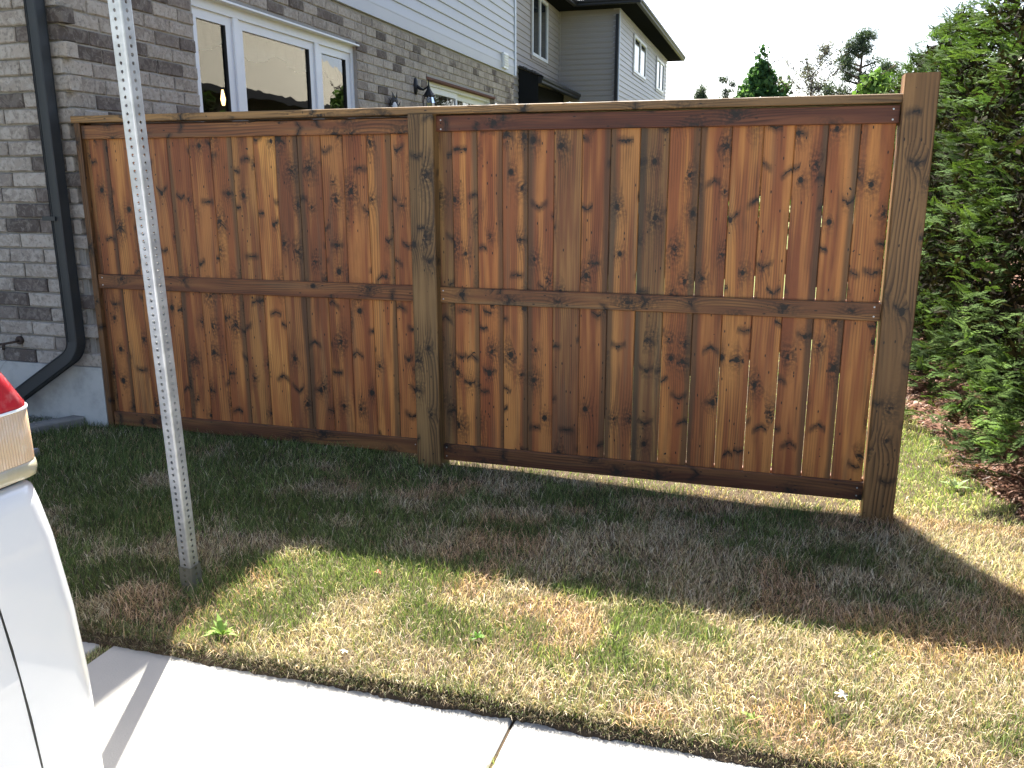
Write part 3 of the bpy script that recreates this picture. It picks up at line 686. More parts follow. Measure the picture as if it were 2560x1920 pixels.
m.add([(-5, 10.9, rr), (-1.2, 10.9, rr), (-1.22, 18.0, rr), (.33, 18.0, rr), (.17, 29.6, rr), (-9, 29.6, rr), (-5, 14, 7.3), (-4.6, 22.9, 7.9), (-4.6, 24.6, 7.9), (-9, 10.9, rr)],
      [(1, 2, 7, 6), (0, 1, 6), (2, 3, 7), (3, 4, 8, 7), (4, 5, 8), (5, 9, 6, 7, 8)]); build(m, 'roof', M['light_shingle'], nb, NL((0, 0, 0)))
# lean-to porch roof at its foot
po = []
def PW(u, x, z): return (-1.095+x-(u-14.87)*.04, u, z)
m = MB(); y0, y1 = 14.2, 24.
m.add([PW(y0, 0.02, 3.62), PW(y1, .02, 3.62), PW(y1, -.75, 3.93), PW(y0, -.75, 3.93), PW(y0, .02, 3.60), PW(y1, .02, 3.60), PW(y1, -.75, 3.91), PW(y0, -.75, 3.91)], [(3, 2, 1, 0), (4, 5, 6, 7), (0, 4, 7, 3)]);
build(m, 'porch_roof', M['dark_shingle'], nb, NL((0, 0, 0)))
m = MB()
for i in range(12):
    x = .02-.065*i; z = 3.622+.0265*i; m.box(-1.095+x-.06, -1.095+x, y0-.012, y0+.3, z, z+.02+.01*(i % 3))
build(m, 'shingle_edge', M['dark_shingle'], nb, NL((0, 0, 0)))['kind'] = 'stuff'
m = MB(); m.add([(-1.87, y0+.03, 2.2), (-1.09, y0+.03, 2.2), (-1.09, y0+.03, 3.60), (-1.87, y0+.03, 3.90)], [(0, 1, 2, 3)]); m.box(-1.87, -1.6, y0+.04, y1, 2.2, 3.58)
build(m, 'porch_shade_wall', M['dark_trim'], nb, NL((0, 0, 0)))  # dark gable end; the shade under the porch roof is also in its black
m = MB(); gut(PW(y0+.0, -.02, 0)[:2], PW(y1, -.02, 0)[:2], m, 3.45); build(m, 'gutter', M['black_metal'], nb, NL((0, 0, 0)))

# ---------------------------------------------------------------- bungalow across the hedge (seen mirrored in the window)
bw = thing('bungalow', 'brown bungalow with a beige hipped roof mirrored in the house window', 'house', (15, 24, 0))
m = MB(); m.box(-5.5, 5.5, -7, 9, -.2, 3.9); build(m, 'wall', plain('brown_wall', (.16, .14, .125), .9, .1), bw)
m = MB(); m.add([(-6.1, -7.6, 3.9), (6.1, -7.6, 3.9), (6.1, 9.6, 3.9), (-6.1, 9.6, 3.9), (1, -1.0, 9.0), (1, 4.5, 9.0)], [(0, 1, 4), (1, 2, 5, 4), (2, 3, 5), (3, 0, 4, 5), (3, 2, 1, 0)]); build(m, 'roof', M['shingle'], bw)
m = MB(); m.box(-6.16, -6.1, -7.66, 9.6, 3.7, 3.9); m.box(-6.16, 6.1, -7.66, -7.6, 3.7, 3.9); build(m, 'gutter', M['dark_trim'], bw)
for y in (-5, -1.5, 2, 6):
    f = MB(); f.box(-5.56, -5.5, y, y+1.2, 1.9, 3.2); wf = build(f, 'window', M['car_glass'], bw)
    f = MB()
    for a in (0, .38, .78, 1.16): f.box(-5.59, -5.565, y+a-.0, y+a+.04, 1.86, 3.24)
    for z in (1.86, 2.32, 2.76, 3.2): f.box(-5.60, -5.5905, y, y+1.2, z, z+.04)
    build(f, 'frame', M['white'], wf)

# ---------------------------------------------------------------- fence
XM, XR, PP = 2.1532, 4.5034, .046
fence = thing('privacy_fence', 'stained brown wooden privacy fence with vertical boards and a flat cap', 'fence', (2.2, 0, 0))
def FL(x, y, z): return (x-2.2, y, z)
def warm(t, g=0.): return t
def board(x0, x1, z0, z1, y, tint, rot=0., name='board', cover=()):
    m = MB(); w_ = x1-x0; m.cbox(-w_/2, w_/2, 0, .019, -(z1-z0)/2, (z1-z0)/2, .0025)
    for a, b in cover: m.box(w_/2-.001, w_/2+.008, .009, .0125, a-(z0+z1)/2, b-(z0+z1)/2)
    o = build(m, name, M['board'], fence, FL((x0+x1)/2, y, (z0+z1)/2), (0, rot, 0)); o.color = (*tint, 1); return o
A = (1.2, 1.14, 1.); O = (.98, .86, .82); D_ = (.70, .76, .84); G_ = (.60, .74, .84); Y_ = (1.5, 1.55, 1.3)
lb = [.026, .064, .191, .335, .478, .612, .759, .904, 1.044, 1.184, 1.322, 1.461, 1.603, 1.737, 1.88, 2.023, 2.17]
lt = [D_, O, A, O, O, O, O, A, (.95, .95, .9), Y_, (.85, .8, .82), (.9, .85, .85), (.95, .88, .85), O, A, O]
for i in range(16):
    board(lb[i]+.001, lb[i+1]-.0012, .03, 1.84, .0235+rng.uniform(-.0012, .0012), lt[i], rng.uniform(-.0004, .0004))
rb_ = [2.285, 2.369, 2.508, 2.645, 2.78, 2.917, 3.061, 3.205, 3.35, 3.49, 3.639, 3.782, 3.925, 4.065, 4.21, 4.349, 4.494]
rt_ = [G_, A, (1.05, .88, .78), (1.1, 1.05, .95), (.98, .88, .82), (.72, .78, .85), (.85, .75, .72), (1., 1., .95), (.60, .72, .82), (1.1, 1., .85), (.95, .85, .78), (1.15, 1.1, .95), (1.08, .98, .88), (.95, .82, .78), (1.1, .98, .85), (1.2, 1.12, .95)]
for i in range(16):
    gp = .0005 if i < 5 else .0005+.0012*((i*7) % 5)/4+(.0004 if i > 9 else 0)
    cov = [(rng.uniform(1.03, 1.10), rng.uniform(1.2, 1.4)), (rng.uniform(1.40, 1.5), 1.83)] if i > 5 else [(1.0, 1.83)]
    if i < 7: cov.append((.3+.3*((i*5) % 3)/2, .95))
    elif i < 15: cov.append((rng.uniform(.55, .80), .93))
    if i == 15: cov = []
    board(rb_[i]+gp, rb_[i+1]-gp*1.1, .02, 1.84, .0235+rng.uniform(-.0015, .0015), rt_[i], rng.uniform(-.0006, .0006) if i > 5 else 0, cover=cov)
def rail(x0, x1, y0, y1, z0, z1, tint, name='rail', tilt=0., mat='rail'):
    m = MB(); L = x1-x0; m.cbox(-L/2, L/2, y0, y1, -(z1-z0)/2, (z1-z0)/2, .003, 'x')
    o = build(m, name, M[mat], fence, FL((x0+x1)/2, 0, (z0+z1)/2), (0, tilt, 0)); o.color = (*tint, 1); return o
rail(.042, XM+.02, 0, .022, 1.771, 1.850, (1.35, 1.25, 1.1)); rail(XM+.12, XR-.004, 0, .022, 1.7787, 1.858, (.72, .55, .62))
rail(.042, XM+.02, 0, .022, .888, .975, (1.1, 1., .95)); rail(XM+.14+.003, XR-.003, 0, .022, .888, .9727, (1.25, 1.3, 1.15))
rail(.042, XM+.02, 0, .022, .014, .1008, (.85, .85, .8)); rail(XM+.14+.003, XR-.003, 0, .022, -.004, .0885, (.68, .62, .6))
for x0, x1 in ((.042, XM), (XM+.143, XR-.003)):
    for z0, z1 in ((1.77, 1.858), (.888, .975), (.0, .095)): rail(x0, x1, .046, .084, z0, z1, (1, 1, 1))
def post(x0, x1, y0, y1, z0, z1, tint, rough=.0):
    m = MB(); m.cbox(-(x1-x0)/2, (x1-x0)/2, -(y1-y0)/2, (y1-y0)/2, -(z1-z0)/2, (z1-z0)/2, .004)
    o = build(m, 'post', M['post'], fence, FL((x0+x1)/2, (y0+y1)/2, (z0+z1)/2)); o.color = (*tint, 1); return o
post(-.002, .038, -.012, .09, -.12, 1.8635, (.8, .62, .55)); post(XM, XM+.14, -PP, -PP+.14, -.2, 1.8635, (1.12, 1.04, .92)); post(XR, XR+.14, -PP, -PP+.14, -.3, 1.985, (1.1, .93, .78))
o = rail(-.006, XR-.001, -.024, .118, 1.8636, 1.903, (1.1, 1.1, 1.), 'cap_board', mat='cap')
# screws
m = MB()
for x, z in [(XM+.165, 1.835), (XR-.03, 1.84), (XR-.03, 1.795), (XM+.165, 1.79), (.07, .955), (.07, .91), (XM+.16, .955), (XM+.16, .91), (XR-.03, .955), (XR-.03, .91), (XM+.16, .07), (XM+.16, .02), (XR-.03, .06), (XR-.03, .02), (XM-.03, .07)]:
    m.lathe([(0, -.0015), (.004, -.001), (.0045, .001)], c=(x-2.2, 0, z), n=8, axis='y')
for x in (2.62, 3.0, 3.9): m.lathe([(0, .004), (.004, .003), (.0045, 0)], c=(x-2.2, -.005, 1.903), n=8)
build(m, 'screws', M['galv'], fence)['kind'] = 'stuff'

# ---------------------------------------------------------------- perforated sign post
def perftube(wd, z0, z1, holes=True, off=0.):
    m = MB(); h = wd/2; P_ = .0254; n = int((z1-z0)/P_); r = .0061; th = .002
    oc = [(r*math.cos(PI/8+i*PI/4), r*math.sin(PI/8+i*PI/4)) for i in range(8)]
    c_ = .006
    for f in range(4):
        ca, sa = math.cos(f*PI/2), math.sin(f*PI/2)
        def T(x, z, d=0.): # x across, outward -h+d
            X, Y = x, -h+d; return (X*ca-Y*sa, X*sa+Y*ca, z)
        for k in range(n):
            zb = z0+k*P_; zt = zb+P_; zc = (zb+zt)/2+0; q = P_/2*.999
            out = [T(x, zc+z) for x, z in oc]; inn = [T(x, zc+z, th) for x, z in oc]
            cr = [T(q, zt), T(-q, zt), T(-q, zb), T(q, zb)]          # quadrant corners
            b = len(m.v); m.v += out+inn+cr; O_, I_, K = b, b+8, b+16
            # octagon verts at 22.5,67.5,112.5,... pair to corners
            m.f += [(K+0, K+1, O_+2, O_+1), (K+1, K+2, O_+4, O_+3), (K+2, K+3, O_+6, O_+5), (K+3, K+0, O_+0, O_+7), (K+0, O_+1, O_+0), (K+1, O_+3, O_+2), (K+2, O_+5, O_+4), (K+3, O_+7, O_+6)]
            m.f += [(O_+i, O_+(i+1) % 8, I_+(i+1) % 8, I_+i) for i in range(8)]
        zt = z0+n*P_; q = P_/2*.999
        m.add([T(-h+c_, z0), T(-q, z0), T(-q, zt), T(-h+c_, zt)], [(0, 1, 2, 3)]); m.add([T(q, z0), T(h-c_, z0), T(h-c_, zt), T(q, zt)], [(0, 1, 2, 3)])
        m.add([T(h-c_, z0), T(h-c_*.3, z0, c_*.3), T(h-c_*.3, zt, c_*.3), T(h-c_, zt), T(h, z0, c_), T(h, zt, c_)], [(0, 1, 2, 3), (1, 4, 5, 2)])
    return m
lean = Vector((.054, -.10, 1)).normalized(); qr = lean.to_track_quat('Z', 'Y')
az = math.atan2(2.58, -2.1)
sp_ = thing('sign_post', 'galvanised square sign post with rows of holes standing in the lawn', 'post', (1.929, -1.742, 0))
from mathutils import Quaternion
rotq = Quaternion(lean, 0) @ Vector((0, 0, 1)).rotation_difference(lean) @ Quaternion((0, 0, 1), R(45+39+2.5+180))
m = perftube(.0508, .10, 3.05); tb = build(m, 'tube', M['galv'], sp_); tb.rotation_mode = 'QUATERNION'; tb.rotation_quaternion = rotq
m = perftube(.0600, -.2, .1079); tb2 = build(m, 'sleeve', M['sleeve'], sp_); tb2.rotation_mode = 'QUATERNION'; tb2.rotation_quaternion = rotq

# ---------------------------------------------------------------- car
car = thing('parked_car', 'white car with a red and clear tail lamp at the left edge', 'car', (1.68, -5.2, -.036))
CX, SIDE, REAR = 1.68, 2.575, -2.893
def CL(x, y, z): return (x-1.68, y+5.2, z+.036)
def ring(hw, y0, y1, rad, n=6):
    """plan outline of half a U: from (side, y0) round the rear corner to the other side"""
    p = [(CX+hw, y0)]
    for i in range(n+1):
        t = i/n*PI/2; p.append((CX+hw-rad+rad*math.cos(t), y1-rad+rad*math.sin(t)))
    for i in range(n+1):
        t = PI/2+i/n*PI/2; p.append((CX-hw+rad+rad*math.cos(t), y1-rad+rad*math.sin(t)))
    p.append((CX-hw, y0)); return p
def loft(levels, mb):
    n = len(levels[0][0]); b = len(mb.v)
    for pts, z in levels: mb.v += [CL(x, y, z) for x, y in pts]
    for i in range(len(levels)-1):
        for k in range(n-1): q = b+i*n+k; mb.f.append((q, q+1, q+n+1, q+n))
m = MB(); Y1 = -3.10
lv = []
y0f = lambda z: -3.055-.085*z
for z, dh, dy, rd in [(.06, -.02, .005, .07), (.12, .012, .016, .07), (.30, .018, .013, .08), (.45, .020, .006, .08), (.62, .014, -.004, .08), (.80, -.002, -.022, .075), (.885, -.010, -.040, .07), (.918, -.018, -.048, .065), (.932, -.034, -.067, .05), (.935, -.06, -.10, .04), (.934, -.20, -.25, .03)]:
    y0 = y0f(z)-(.12 if z == .934 else 0)
    lv.append((ring(.895+dh, y0, REAR+dy, rd), z))
loft(lv, m); build(m, 'bumper', M['car_paint'], car, smooth=True)
# body shell: closed sections along Y
def sect(y, hw, zt, zb=.06, top=None):
    p = [(hw-.02, zb), (hw+.012, .12), (hw+.019, .30), (hw+.017, .55), (hw+.000, .80), (hw-.02, .935), (hw-.045, zt)]
    if top: p += [(top[0], top[1]-.05), (top[0]-.08, top[1]), (0, top[1]+.03)]
    else: p += [(hw-.2, zt+.03), (hw-.4, zt+.045), (0, zt+.05)]
    return [(CX+x, y, z) for x, z in p]+[(CX-x, y, z) for x, z in p[::-1]]
secs = [sect(-3.105, .893, .93), sect(-3.20, .898, 1.02, top=(.72, 1.36)), sect(-3.45, .90, 1.03, top=(.72, 1.44)), sect(-4.2, .90, 1.0, top=(.70, 1.47)), sect(-5.2, .90, .99, top=(.68, 1.46)), sect(-6.1, .895, .98, top=(.62, 1.20)), sect(-6.5, .89, .97), sect(-7.2, .84, .90), sect(-7.5, .72, .72)]
m = MB(); n = len(secs[0])
secs[0] = [(x, y0f(z)-.0035, z) for x, y, z in secs[0]]
for s_ in secs: m.v += [CL(*p) for p in s_]
for i in range(len(secs)-1):
    for k in range(n): q = i*n; m.f.append((q+k, q+(k+1) % n, q+n+(k+1) % n, q+n+k))
m.f.append(tuple(range(n))); m.f.append(tuple(range((len(secs)-1)*n, len(secs)*n))); build(m, 'body', M['car_paint'], car, smooth=False)
# tail lamp
def lamp(sx):
    def outline(off, y1, corrug=0., n=70):
        p = []; hw = .895-.022+off; rad = .055; L1 = .26; L2 = .16
        tot = L1+rad*PI/2+L2
        for i in range(n+1):
            s_ = tot*i/n
            if s_ < L1: x, y, nx, ny = hw, y1-rad-L1+s_, 1, 0
            elif s_ < L1+rad*PI/2: t = (s_-L1)/rad; x, y, nx, ny = hw-rad+rad*math.cos(t), y1-rad+rad*math.sin(t), math.cos(t), math.sin(t)
            else: x, y, nx, ny = hw-rad-(s_-L1-rad*PI/2), y1, 0, 1
            c = corrug*(math.sin(s_/.0068*2*PI)*.5+.5)
            p.append((CX+sx*(x+nx*c), y+ny*c))
        return p
    def part(name, mat, levels, par, n):
        mb = MB(); 
        b = len(mb.v); N = len(levels[0][0])
        for pts, z in levels: mb.v += [CL(x, y, z) for x, y in pts]
        for i in range(len(levels)-1):
            for k in range(N-1): q = i*N+k; mb.f.append((q, q+1, q+N+1, q+N))
        return build(mb, name, mat, par, smooth=True)
    yr = REAR-.035
    par = part('tail_lamp', M['lens_amber'], [(outline(-.006, yr-.004, .0), .972), (outline(-.002, yr, .0022, 320), .975), (outline(-.003, yr-.002, .0022, 320), 1.083), (outline(-.006, yr-.006, 0., 320), 1.087)][1:], car, 0)
    o1 = part('red_lens', M['lens_red'], [(outline(-.001, yr-.003), 1.092), (outline(.0, yr-.006), 1.10), (outline(-.006, yr-.04), 1.16), (outline(-.02, yr-.10), 1.26), (outline(-.04, yr-.16), 1.34)], par, 0)
    o3 = part('lens_rim', M['lens_rim'], [(outline(-.012, yr-.012), .938), (outline(.001, yr+.001), .943), (outline(.003, yr+.003), .96), (outline(.002, yr+.001), .972), (outline(-.004, yr-.004), .975)], par, 0)
    o4 = part('white_line', M['white'], [(outline(-.004, yr-.004), 1.086), (outline(.002, yr-.001), 1.087), (outline(.002, yr-.001), 1.0915), (outline(-.004, yr-.004), 1.0925)], par, 0)
    o5 = part('gasket', M['plastic'], [(outline(-.02, yr-.02), .93), (outline(-.014, yr-.014), .9385), (outline(-.03, yr-.03), .94)], par, 0)
lamp(1); lamp(-1)
m = MB(); m.box(-1.0+.36-.5, .64, 2.10, 2.14, .98, 1.38); 
build(m, 'rear_window', M['car_glass'], car, (0, -.12, 0))
for sx in (-1, 1):
    m = MB(); m.add([CL(CX+sx*.872, -3.6, 1.05), CL(CX+sx*.868, -5.9, 1.03), CL(CX+sx*.70, -5.3, 1.40), CL(CX+sx*.735, -3.7, 1.38)], [(0, 1, 2, 3)])
    build(m, 'side_window', M['car_glass'], car)
for y in (-3.95, -6.65):
    for sx in (-1, 1):
        m = MB(); m.lathe([(.20, -.1), (.30, -.1), (.325, -.07), (.325, .07), (.30, .1), (.20, .1)], n=28, axis='x'); wh = build(m, 'wheel', M['tyre'], car, CL(CX+sx*.82, y, .29), smooth=True)
        m = MB(); m.lathe([(.0, .06), (.05, .065), (.19, .05), (.205, .095)], n=20, axis='x'); 
        if sx < 0: m.v = [(-a, b, c) for a, b, c in m.v]
        build(m, 'rim', M['rim'], wh)

# ---------------------------------------------------------------- edging blocks, gravel, dry plants by the foundation
def rotbox(name, p0, p1, w_, z0, z1, mat, label, cat):
    L, a = seg(p0, p1); m = MB(); m.cbox(0, L, -w_/2, w_/2, z0, z1, .01, 'x'); o = build(m, name, mat, None, (p0[0], p0[1], 0), (0, 0, a)); tag(o, label, cat); return o
M['edging'] = plain('edging_concrete', (.20, .19, .17), .95, .1, .25, 20, bump=.6)
rotbox('garden_edging', (-.22, .0), (-.62, -.80), .10, -.1, .055, M['edging'], 'low concrete garden edging running out from the house corner', 'edging')
rotbox('splash_block', (.06, -.68), (-.5, -.80), .16, -.1, .045, plain('pale_block', (.30, .30, .30), .9, .1, .15, 20, bump=.4), 'pale concrete block in the grass behind the tail lamp', 'block')
def gpts(n): return np.stack([-.3-.8*rs.rand(n), -.02-.5*rs.rand(n)], -1)
tag(link('gravel', chips(2600, gpts, .012, [(.3, .29, .27), (.2, .19, .18), (.42, .4, .38)], 'gravel', M['grass'], lambda x, y: 0*x+.012), M['grass']), 'grey gravel strip between garden edging and foundation', 'gravel', kind='stuff')
def wisp(base, n, hgt, spread, name, label, cat, col, wdt=.0014, seed=1):
    r = np.random.RandomState(seed); v = []; f = []; c = []
    for i in range(n):
        a = r.rand()*2*PI; l = hgt*(.6+.6*r.rand()); sp = spread*(.3+.9*r.rand()); pts = []
        for j in range(9):
            t = j/8; rr_ = sp*t**1.3; zz = l*math.sin(t*PI*.62)*1.05; pts.append(Vector((base[0]+rr_*math.cos(a), base[1]+rr_*math.sin(a)*.5, base[2]+zz)))
        sd = Vector((-math.sin(a), math.cos(a), 0)); b = len(v)
        for j, p in enumerate(pts): w_ = wdt*(1-.85*j/8); v += [tuple(p-sd*w_), tuple(p+sd*w_)]
        f += [(b+2*j, b+2*j+1, b+2*j+3, b+2*j+2) for j in range(8)]; c += [np.array(col)*(.7+.6*r.rand())]*18
    me = bpy.data.meshes.new(name); me.from_pydata(v, [], f); me.update(); setcol(me, 'col', np.array(c)); return tag(link(name, me, M['grass']), label, cat)
wisp((-.72, -.28, 0), 34, .55, .55, 'ornamental_grass', 'thin dry arching grass stalks in front of the foundation', 'plant', (.20, .17, .13), seed=4)

# ---------------------------------------------------------------- grass
def grass(name, n, area, hmin, hmax, wmin, wmax, colf, label, dens=None, seed=1, flat=.5, over=0.):
    r = np.random.RandomState(seed); x = area[0]+(area[1]-area[0])*r.rand(n); y = area[2]+(area[3]-area[2])*r.rand(n)
    if dens is not None: k = r.rand(n) < dens(x, y); x, y = x[k], y[k]; n = len(x)
    dry, col = colf(x, y, r)
    h = (hmin+(hmax-hmin)*r.rand(n)**1.5)*(.75+.6*fbm(x*4+3, y*4, 2)); az_ = r.rand(n)*2*PI
    # neighbouring blades lean the same way
    az_ = az_*.8+2*PI*fbm(x*3.2, y*3.2+50, 2)*1.6
    ln = (.25+.9*r.rand(n))*(1+dry*flat); wd = wmin+(wmax-wmin)*r.rand(n)
    ta = r.rand(n)*2*PI; az_ = np.where(r.rand(n) < over*.65, -PI/2+(r.rand(n)-.5)*2., az_); bx = np.cos(ta)*wd/2; by = np.sin(ta)*wd/2; z = gz(x, y)-.004-np.where(y < -2.108, np.clip((-2.108-y)*1.1, 0, .03), 0)*over
    dx, dy = np.cos(az_), np.sin(az_); a1 = ln*.45; a2 = ln*1.15
    hm, ht = h*.5, h*.5
    mx, my, mz = x+dx*np.sin(a1)*hm, y+dy*np.sin(a1)*hm, z+np.cos(a1)*hm
    tx, ty, tz = mx+dx*np.sin(a2)*ht, my+dy*np.sin(a2)*ht, mz+np.cos(a2)*ht
    tz = np.maximum(tz, z+.004)
    V = np.stack([np.stack([x-bx, y-by, z], -1), np.stack([x+bx, y+by, z], -1), np.stack([mx+bx*.8, my+by*.8, mz], -1), np.stack([mx-bx*.8, my-by*.8, mz], -1), np.stack([tx, ty, tz], -1)], 1).reshape(-1, 3)
    me = bpy.data.meshes.new(name); nv = n*5
    me.vertices.add(nv); me.vertices.foreach_set('co', V.astype(np.float32).ravel())
    me.loops.add(n*7); me.polygons.add(n*2)
    b = (np.arange(n)*5)[:, None]; li = np.concatenate([b+np.array([[0, 1, 2, 3]]), b+np.array([[3, 2, 4]])], 1)
    me.loops.foreach_set('vertex_index', li.ravel().astype(np.int32))
    ls = np.stack([np.arange(n)*7, np.arange(n)*7+4], -1).ravel().astype(np.int32); me.polygons.foreach_set('loop_start', ls)
    me.update(calc_edges=True); me.validate()
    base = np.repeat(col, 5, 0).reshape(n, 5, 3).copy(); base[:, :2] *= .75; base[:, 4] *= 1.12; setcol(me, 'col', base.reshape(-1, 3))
    return tag(link(name, me, M['grass']), label, 'grass', kind='stuff')
STRAW = np.array([(.51, .42, .285), (.66, .57, .43), (.44, .325, .215), (.27, .195, .125)]); GREEN = np.array([(.09, .135, .04), (.145, .19, .06), (.07, .10, .035), (.21, .25, .09)])
def colf_front(x, y, r):
    n = len(x); p = .55*fbm(x*1.5+2.3, y*1.9+7.7, 3)+.45*fbm(x*4.1+8, y*4.6+1, 3); q = fbm(x*5+11, y*6, 2)
    sun = smooth(-1.25, -1.55, y)                       # the strip the fence leaves in the sun has burnt dry
    g = .50+.9*(p-.5)+.7*(q-.5)-.03*sun+.25*smooth(2.6, 1.3, x)*(1-sun*.4)-.16*smooth(3.0, 5, x)
    # green tuft along the shadow's edge
    g = g+.22*np.exp(-((x-2.45)/.35)**2-((y+1.42)/.16)**2)
    # a patch with fewer green blades near the house
    g = g-.6*np.exp(-((x-.95)/.16)**2-((y+.76)/.10)**2)
    pg = smooth(.36, .66, g); isg = r.rand(n) < (.14+.74*pg)
    cs = STRAW[r.randint(0, 4, n)]; red = fbm(x*2.4+40, y*2.4, 2)[:, None]; cs = cs*np.where(red > .52, np.array([[1.0, .86, .80]]), 1.)
    cg = GREEN[r.randint(0, 4, n)]; bl = fbm(x*3+90, y*3+4, 2)[:, None]; cg = cg*(.8+.5*bl)
    c = np.where(isg[:, None], cg, cs)*(.48+.98*r.rand(n))[:, None]
    return (~isg).astype(float), c
def keep_front(x, y):
    d = np.ones_like(x); d[(x < .02) & (y > -.02)] = 0; return d
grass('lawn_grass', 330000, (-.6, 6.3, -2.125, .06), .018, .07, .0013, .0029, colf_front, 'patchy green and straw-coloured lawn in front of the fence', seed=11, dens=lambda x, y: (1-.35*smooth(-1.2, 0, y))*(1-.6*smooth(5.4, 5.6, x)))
def colf_back(x, y, r):
    n = len(x); p = fbm(x*1.7+20, y*1.7+3, 3); isg = r.rand(n) < (.25+.6*smooth(.38, .6, p))
    cs = STRAW[r.randint(0, 4, n)]*np.array([[.95, 1.02, .85]]); cg = GREEN[r.randint(0, 4, n)]*1.6
    return (~isg).astype(float), np.where(isg[:, None], cg, cs)*(.7+.7*r.rand(n))[:, None]
def dens_back(x, y):
    e = 5.02+.12*np.clip((1.9-y), -2, 3)*1.15; return np.where(x > e+.03*np.sin(y*23), 0., np.where(x > 4.4, 1., .3))
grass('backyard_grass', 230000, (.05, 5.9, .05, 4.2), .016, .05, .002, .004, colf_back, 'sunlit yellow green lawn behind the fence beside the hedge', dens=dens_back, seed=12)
# grass fringe hanging over the pavement edge
def colf_edge(x, y, r):
    n = len(x); cs = STRAW[r.randint(0, 4, n)]*.8; cg = GREEN[r.randint(0, 4, n)]; isg = r.rand(n) < .3
    return np.ones(n), np.where(isg[:, None], cg, cs)*(.25+.7*r.rand(n))[:, None]
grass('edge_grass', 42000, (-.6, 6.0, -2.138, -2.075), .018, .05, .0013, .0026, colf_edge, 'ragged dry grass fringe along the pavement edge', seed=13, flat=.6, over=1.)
# tufts in the slab joints
def joint(x, y): return ((abs(x-3.36) < .012) | (abs(x-1.872) < .024))*1.
def colf_j(x, y, r): n = len(x); c = np.where((r.rand(n) < .5)[:, None], STRAW[r.randint(0, 4, n)], GREEN[r.randint(0, 4, n)]*1.6); return np.zeros(n), c
_gz = gz
def gz(x, y): return -.046+0*np.asarray(x, float)
grass('joint_weeds', 90000, (1.84, 3.39, -3.0, -2.14), .012, .032, .0012, .0026, colf_j, 'weeds and straw growing in the pavement joints', dens=lambda x, y: joint(x, y)*np.maximum(smooth(.45, .6, fbm(x*3, y*14, 2)), (x < 2.)*1.), seed=14)
gz = _gz
# broad-leaved weeds
def weed(loc, n, L, label, col, seed):
    r = np.random.RandomState(seed); m = MB(); cs = []
    for i in range(n):
        a = r.rand()*2*PI; el = .25+.8*r.rand(); l = L*(.5+.7*r.rand()); w_ = l*.09; d = Vector((math.cos(a)*math.cos(el), math.sin(a)*math.cos(el), math.sin(el))); s_ = Vector((-math.sin(a), math.cos(a), 0))
        p0 = Vector((0, 0, 0)); p1 = d*l*.5; p2 = d*l-Vector((0, 0, l*.22))
        m.add([p0-s_*w_*.4, p0+s_*w_*.4, p1+s_*w_, p1-s_*w_, p2], [(0, 1, 2, 3), (3, 2, 4)]); cs += [np.array(col)*(.75+.5*r.rand())]*5
    me = m.mesh('weed'); setcol(me, 'col', np.array(cs)); z = float(_gz(loc[0], loc[1])); return tag(link('lawn_weed', me, M['grass'], None, (loc[0], loc[1], z+.008)), label, 'weed', 'weeds in the lawn')
weed((2.27, -2.03), 22, .085, 'bright green crabgrass clump at the pavement edge near the sign post', (.16, .25, .05), 3)
weed((3.13, -1.80), 30, .035, 'green weed clump in the middle of the sunlit dry grass', (.11, .23, .035), 4)
weed((4.05, -1.98), 10, .045, 'small pale green weed among dry grass on the right', (.20, .30, .07), 5)
weed((5.02, .55), 14, .10, 'leafy weed where the lawn meets the mulch bed', (.14, .19, .08), 6)
def leaf(loc, col, label, s=.03, rot=0.):
    m = MB(); N = 14; v = [(0, 0, .004)]
    for i in range(N): a = 2*PI*i/N; r_ = s*(.62+.38*math.cos(a*5)); v.append((r_*math.cos(a), r_*math.sin(a), .003*math.sin(a*2)+.006*abs(math.sin(a*2.5))))
    m.add(v, [(0, i+1, (i+1) % N+1) for i in range(N)]); me = m.mesh('fallen_leaf'); z = float(_gz(loc[0], loc[1]))
    mt = plain(label.split()[0]+'_leaf', col, .7, .2, .2, 40); tag(link('fallen_leaf', me, mt, None, (loc[0], loc[1], z+.04), (.2, .15, rot)), label, 'leaf', 'fallen leaves on the lawn')
leaf((4.30, -1.83), (.5, .46, .36), 'pale dry leaf lying on the straw coloured grass', .026, .5)
leaf((2.61, -1.50), (.45, .16, .09), 'reddish leaf lying on the green tuft in the sun', .018, 1.)
leaf((2.76, -2.06), (.7, .7, .5), 'cream curled leaf by the pavement edge', .018, 2.)

